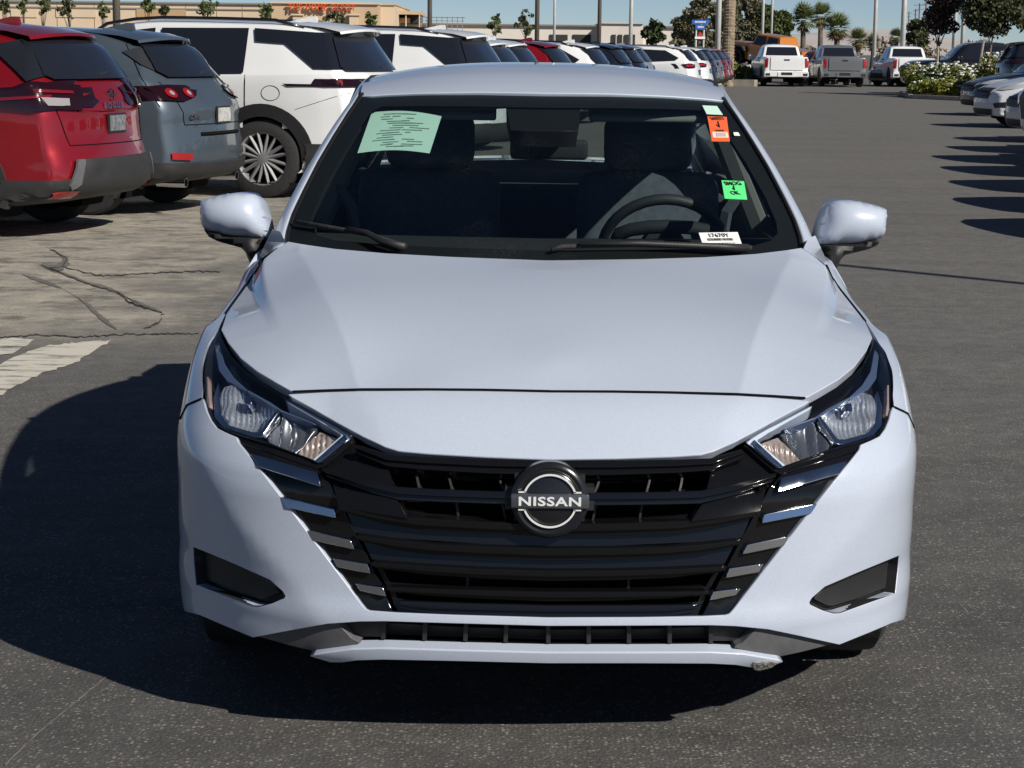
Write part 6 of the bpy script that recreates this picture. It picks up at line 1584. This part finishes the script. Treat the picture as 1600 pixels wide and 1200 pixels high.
for i, (u0, u1, v0, v1, Y, lm) in enumerate(((1046, 1092, 8, 96, 150, OLIVE), (1070, 1112, -14, 100, 140, OLIVE), (1100, 1140, -8, 100, 150, OLIVE), (1125, 1168, -20, 100, 160, OLIVE), (1150, 1192, -16, 98, 150, OLIVE), (1178, 1222, 2, 96, 145, FRESH), (1205, 1242, 12, 96, 150, FRESH))):
    px_tree('tall_tree', ('tall grey-green tree at the left end of the screen behind the blue sign', 'tall grey-green tree directly behind the blue sign', 'tall grey-green tree between the blue sign and the palm trunk', 'tall grey-green tree behind the palm trunk', 'tall grey-green tree above the orange pickup hood', 'greener tall tree above the orange pickup cab', 'greener lower tree left of the fan palms')[i],
            'tree', u0, u1, v0, v1, Y, 7000, .22, lm, 120+i, .2, k=13, shape=colm, group='screen of tall trees', th=3)
px_tree('small_tree', 'dark green bushy tree beside the low white building', 'tree', 1002, 1042, 30, 72, 190, 700, .3, leaf_mat('mid_leaf', (.03, .05, .02), (.07, .09, .035)), 131, .2, k=6)
for i, (u, v0, v1, w) in enumerate(((10, -5, 26, 18), (40, -14, 28, 26), (72, -12, 30, 26), (108, -10, 36, 32), (164, 0, 34, 20), (232, -8, 24, 26), (258, 6, 26, 16), (325, -5, 28, 42), (418, 2, 34, 30), (527, 14, 46, 38), (578, 16, 46, 26), (773, 18, 58, 26), (818, 10, 62, 34))):
    px_tree('small_tree', 'sparse young tree in front of the store, ' + ('at the left edge', 'second from the left edge', 'third from the left edge', 'fourth from the left edge', 'left of the thick grey pole', 'right of the thick grey pole', 'low one over the white SUV roof front', 'over the white SUV roof middle', 'left of the store sign', 'under the store sign', 'at the right end of the store', 'in front of the low white wall', 'by the dark lamp post')[i],
            'tree', u-w/2, u+w/2, v0, v1, 150, 240, .16, FRESH if i % 3 else DKLEAF, 140+i, .05, k=15, group='young trees before the store', th=2.5, limbs=12, blob=.36)
def fan_palm(label, u, v_top, v_bot, Y, seed, dead=True):
    x = on_y(u, Y); z1 = Z_at(u, v_top, Y); z0 = Z_at(u, v_bot, Y); R = (z1-z0)*.5; zc = z0+R*1.1
    t = empty('fan_palm', (x, Y, 0)); tag(t, label, 'palm tree', 'fan palms at the far end'); mb = MB(); mb.tube([(0, 0, 0), (.05, 0, zc*.5), (0, 0, zc)], [.30, .22, .2], 8); mb.build('trunk', BARK, t, smooth=True)
    r = random.Random(seed)
    for dd, nm, lm, cnt in ((0, 'crown', PALMG, 85), (1, 'dead_skirt', DRY, 16)):
        mb = MB()
        for k in range(cnt):
            a = r.uniform(0, 6.28); e = r.uniform(-.55, 1.5) if not dd else r.uniform(-1.3, -.5); d = Vector((math.cos(a)*math.cos(e), math.sin(a)*math.cos(e), math.sin(e))); c = Vector((0, 0, zc))+d*R*r.uniform(.25, .6)
            s = d.cross(Vector((0, 0, 1))).normalized(); up = s.cross(d)
            for f in range(7):
                an = (f-3)*.36; q = (d*math.cos(an)+s*math.sin(an)); tip = c+q*R*(.62 if not dd else .4)-Vector((0, 0, R*.12*abs(f-3)/3)); w = s*math.cos(an)*R*.055-d*math.sin(an)*R*.055
                mb.add([c-w, c+w, tip], [(0, 1, 2)])
        mb.build(nm, lm, t)
for a in (('fan palm left of the pair, brown skirt of dead leaves', 1252, 6, 62, 170, 1), ('taller fan palm between the other two', 1279, 4, 52, 175, 2), ('broad bright green fan palm above the grey pickup', 1305, 20, 76, 150, 3), ('small fan palm right of the grey pickup', 1338, 44, 84, 170, 4), ('small dark palm near the white light pole on the right', 1398, 44, 76, 200, 5), ('small low palm left of the white light pole', 1362, 52, 84, 190, 6)): fan_palm(*a)
# palm trunk standing in the left row
Y = 91; x = on_y(1137, Y); t = empty('palm_tree', (x, Y, 0)); tag(t, 'thick palm trunk with rough leaf scars beside the small planter', 'palm tree')
mb = MB(); prof = []; zz = 0
while zz < 9.5: prof += [(zz, .25), (zz+.11, .29), (zz+.13, .245)]; zz += .14
mb.lathe(prof, 14, 'z'); mb.build('trunk', mat('palm_bark', (.30, .24, .17), .95, var=.45, vscale=5, bump=.8, bscale=18), t)
V = []; r = random.Random(77); mb = MB()
for k in range(34):
    a = r.uniform(0, 6.28); e = r.uniform(-.3, 1.3); pts = []
    for j in range(5):
        q = j/4; pts.append(Vector((math.cos(a)*q*2.0*math.cos(e*(1-q*.5)), math.sin(a)*q*2.0*math.cos(e), 9.5+1.6*math.sin(e)*q-1.0*q*q)))
    for j in range(4):
        s = Vector((-math.sin(a), math.cos(a), 0))*.22*(1-abs(j-1.5)/3); mb.add([pts[j]-s, pts[j]+s, pts[j+1]+s*.8, pts[j+1]-s*.8], [(0, 1, 2, 3)])
mb.build('crown', PALMG, t)
# low brush and hills beyond
DRYG = leaf_mat('brush_leaf', (.10, .075, .04), (.20, .15, .09)); r = random.Random(4); cl = [(r.uniform(-14, 14), r.uniform(-3, 3), r.uniform(.8, 2.6), 2.2, 2, 1.1) for _ in range(26)]
V, F = crown_mesh(cl, 2600, .3, 55); o = build('brush', V, F, DRYG); o.location = (on_y(1375, 230), 230, 0); tag(o, kind='stuff')
HILL = mat('dry_hills', (.46, .42, .40), .95, var=.12, vscale=.004)
def ridge_hill(pts, Y, m):
    V = []; n = len(pts)
    for (u, v) in pts:
        p = at(u, v, Y); V += [(p[0], Y, p[2]), (p[0], Y-1200, -20)]
    o = build('hills', V, [(2*i, 2*i+1, 2*i+3, 2*i+2) for i in range(n-1)], m, smooth=True); o['kind'] = 'structure'
ridge_hill([(-300, 62), (300, 66), (700, 70), (1000, 66), (1180, 58), (1260, 52), (1330, 46), (1380, 46), (1430, 52), (1500, 62), (1600, 70), (1900, 76)], 4200, HILL)

# ================================================================ poles, signs
POLEW = mat('white_pole_paint', (.62, .62, .60), .5, var=.1, vscale=3); POLEG = mat('grey_galvanised', (.16, .155, .15), .55, .3, var=.15, vscale=3); POLEB = mat('brown_pole', (.13, .115, .10), .6, var=.15, vscale=3)
def pole(label, u, w, Y, m, h=11, head=True, lean=0):
    x = on_y(u, Y); r = w/3143*Y/2; t = empty('lamp_post', (x, Y, 0)); tag(t, label, 'lamp post', None)
    MB().tube([(0, 0, 0), (0, 0, h)], [r*1.08, r*.92], 12).build('shaft', m, t, smooth=True); MB().lathe([(0, r*1.9), (.75, r*1.9), (.78, r*1.0)], 14, 'z').build('footing', CONC, t)
    if head:
        for sg in (1, -1):
            MB().tube([(0, 0, h-.1), (sg*.7, 0, h)], .05, 6).build('arm', m, t); rounded('lamp_head', (sg*1.0, 0, h), (.65, .35, .16), m, t, 0, .04)
pole('thick grey lamp post behind the red SUV and the white SUV roof', 184, 11.5, 60, POLEB); pole('grey lamp post over the second white SUV', 671, 7, 66, POLEB); pole('dark lamp post left of the white slender one, over the roof centre', 838, 7, 78, POLEB)
pole('slender white lamp post beyond the sedan roof centre', 865, 4, 140, POLEW, 13); pole('dark lamp post before the low white building', 935, 6, 90, POLEB); pole('white lamp post before the taller white block', 984, 6, 110, POLEW); pole('thick white lamp post between the blue sign and the palm trunk', 1120, 8.5, 86, POLEW)
pole('thin white lamp post among the tall trees, left of the greener ones', 1189, 4.5, 135, POLEW, 14); pole('thin white lamp post right of the greener trees, before the palms', 1203, 3.5, 140, POLEW, 14)
pole('white lamp post rising over the silver coupe', 1364, 6, 105, POLEW, 12); pole('thick white lamp post over the half hidden white pickup', 1408, 8, 100, POLEW, 12); pole('white lamp post just right of the purple young tree', 1488, 6.5, 110, POLEW, 12); pole('white lamp post second right of the purple young tree', 1501, 6, 115, POLEW, 12)
for i, (u, v, Y, arm) in enumerate(((1432, 5, 420, 20), (1416, 18, 520, 12), (1442, 3, 380, 14), (1426, 14, 460, 10))):
    x = on_y(u, Y); h = Z_at(u, v, Y); t = empty('utility_pole', (x, Y, 0)); tag(t, ('far utility pole with a long crossarm, above the round tree', 'far utility pole furthest left above the round tree', 'far utility pole nearest the purple tree crown', 'far small utility pole between the others above the round tree')[i], 'utility pole', 'utility poles far off')
    MB().tube([(0, 0, 0), (0, 0, h)], .16, 6).build('shaft', POLEG, t); MB().box((0, 0, h-.4), (arm*Y/3143*.9, .12, .14)).build('crossarm', POLEG, t); MB().box((0, 0, h-1.3), (arm*Y/3143*.6, .12, .12)).build('crossarm', POLEG, t)
# tall lamp standing outside the frame to the right: its shadow crosses the aisle
t = empty('lamp_post', (9.3, 7.75, 0)); tag(t, 'lamp post outside the frame on the right', 'lamp post'); MB().tube([(0, 0, 0), (0, 0, 6.8)], [.075, .06], 10).build('shaft', POLEW, t)
# blue roadside sign
Y = 118; x = on_y(1092, Y); t = empty('road_sign', (x, Y, 0)); tag(t, 'blue two-panel street sign above a small red sign, among the trees', 'sign')
BLUE = mat('sign_blue', (.03, .13, .48), .4); REDS = mat('sign_red', (.62, .04, .03), .4)
za, zb_ = Z_at(1092, 31, Y), Z_at(1092, 37.5, Y); k = Y/3143
MB().box((0, 0, (za+zb_)/2), (26*k, .06, za-zb_)).build('sign_panel', BLUE, t); z2, z3 = Z_at(1092, 38.2, Y), Z_at(1092, 46, Y); MB().box((0, 0, (z2+z3)/2), (15*k, .06, z2-z3)).build('sign_panel', BLUE, t)
for sx in (-6, 6): MB().tube([(sx*k, .06, 0), (sx*k, .06, zb_)], .05, 6).build('sign_post', POLEW, t)
for zz_, w_ in (((za+zb_)/2, 17), ((z2+z3)/2, 8)):
    mb = MB(); x_ = -w_/2
    while x_ < w_/2: mb.box(((x_+.7)*k, -.035, zz_), (1.2*k, .01, 2.6*k)); x_ += 1.9
    mb.build('sign_print', LWHITE, t)
z4, z5 = Z_at(1092, 49, Y), Z_at(1092, 57, Y); MB().prism([(0, z4), (-4.5*k, z5), (4.5*k, z5)], -.04, .04, 'y').build('warning_panel', REDS, t); MB().box((0, -.02, z5-2*k), (16*k, .06, 3.5*k)).build('sign_base', LWHITE, t)

# ================================================================ store and low buildings
TAN = mat('tan_stucco', (.50, .37, .24), .9, var=.06, vscale=.4, bump=.1, bscale=6); TAN2 = mat('light_tan_stucco', (.58, .46, .33), .9, var=.05, vscale=.4); TAN3 = mat('deep_tan_stucco', (.42, .28, .15), .9, var=.05, vscale=.4)
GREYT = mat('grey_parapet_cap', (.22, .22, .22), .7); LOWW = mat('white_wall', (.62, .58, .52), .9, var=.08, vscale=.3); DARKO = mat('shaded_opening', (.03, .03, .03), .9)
YB = 230.0; kb = YB/3143
st = empty('store_building', (on_y(400, YB), YB, 0)); tag(st, 'long tan store building with orange lettering on its front', 'building')
X0 = on_y(400, YB)
def bx(name, u0, u1, v0, v1, dy0, dy1, m, parent=st, base=None, Xo=None, Yo=None):
    Yo = Yo or YB; Xo = X0 if Xo is None else Xo
    y = Yo+dy0; xa, xb = on_y(u0, y), on_y(u1, y); um = (u0+u1)/2; z1 = Z_at(um, v0, y); z0 = 0 if v1 is None else Z_at(um, v1, y)
    return MB().box(((xa+xb)/2-Xo, (dy0+dy1)/2, (z0+z1)/2), (xb-xa, dy1-dy0, z1-z0)).build(name, m, parent)
bx('wall', -120, 425, 4, None, 0, 40, TAN2); bx('parapet_cap', -122, 425, 1.5, 4, -.3, 40.3, GREYT); bx('wall_band', -120, 412, 11.2, 13, -.15, 0, GREYT)
bx('front_wall', 425, 591, 6, None, -6, 34, TAN); bx('parapet_cap', 421, 592, 3, 6, -6.3, 34, TAN2); bx('side_wing', 591, 617, 8, None, -2, 30, TAN2); bx('parapet_cap', 591, 618, 6, 8, -2.2, 30, TAN)
for u in (464, 552): bx('pilaster', u-6, u+6, 24, None, -7.2, -6, TAN2); bx('pilaster_cap', u-9, u+9, 21.5, 24, -7.4, -6, TAN2)
for u0, u1, m in ((90, 152, TAN2), (215, 292, TAN3), (20, 60, TAN2)): bx('recessed_panel', u0, u1, 14.5, 27, -.12, 0, m)
for u in (92, 150, 292, 340, 380): bx('wall_joint', u-.4, u+.4, 5, None, -.06, 0, TAN3)
zt = Z_at(503, 11.8, YB-6.2); ORS = mat('orange_sign_letters', (.62, .07, .012), .5)
M4 = Matrix.Translation((on_y(503.5, YB-6.4)-X0, -6.5, zt)) @ Matrix.Rotation(math.pi/2, 4, 'X')
for tx, dx in (('THE', -2.95), ('HOME', -.62), ('DEPOT', 2.35)): text_mesh('sign_lettering', tx, 1.02, ORS, st, Matrix.Translation((dx, 0, 0)) @ M4, .015, .76, .12, 1.16)
# garden centre and the long low wall to its right
ga = empty('garden_centre', (on_y(680, 235), 235, 0)); tag(ga, 'open garden centre with flat canopy at the right end of the store', 'building'); XG = on_y(680, 235)
bx('canopy', 617, 656, 17, 22.5, 0, 14, TAN, ga, Xo=XG, Yo=235); bx('dark_opening', 617, 654, 22.5, 36, 2, 12, DARKO, ga, Xo=XG, Yo=235); bx('canopy_base', 617, 640, 28, 36, 1, 2, TAN3, ga, Xo=XG, Yo=235)
for u in (618, 634, 655): bx('canopy_post', u-.8, u+.8, 22, None, .2, .6, TAN2, ga, Xo=XG, Yo=235)
bx('frame_rail', 655, 726, 26.5, 28, 1, 1.3, GREYT, ga, Xo=XG, Yo=235); bx('frame_rail', 655, 724, 32, 33, 1, 1.3, GREYT, ga, Xo=XG, Yo=235)
for u in range(658, 728, 8): bx('frame_post', u-.5, u+.5, 27, None, 1, 1.3, GREYT, ga, Xo=XG, Yo=235)
lw_ = empty('low_building', (on_y(820, 240), 240, 0)); tag(lw_, 'long low off-white building reaching from the store to the trees', 'building'); XL = on_y(820, 240)
bx('wall', 618, 1062, 40.5, None, 0, 20, LOWW, lw_, Xo=XL, Yo=240); bx('roof_edge', 616, 1064, 38, 40.5, -.4, 20.4, mat('brown_roof_edge', (.22, .17, .14), .8), lw_, Xo=XL, Yo=240)
bx('taller_block', 938, 1003, 37, None, -3, 14, LOWW, lw_, Xo=XL, Yo=240); bx('block_cap', 937, 1004, 35.5, 37, -3.3, 14, TAN2, lw_, Xo=XL, Yo=240)
for i, u in enumerate((872, 908, 958, 968, 978, 988)): bx('dark_bay', u-(14 if i < 2 else 3), u+(14 if i < 2 else 3), 54, None, -3.2 if i > 1 else -.15, -3 if i > 1 else 0, DARKO, lw_, Xo=XL, Yo=240)
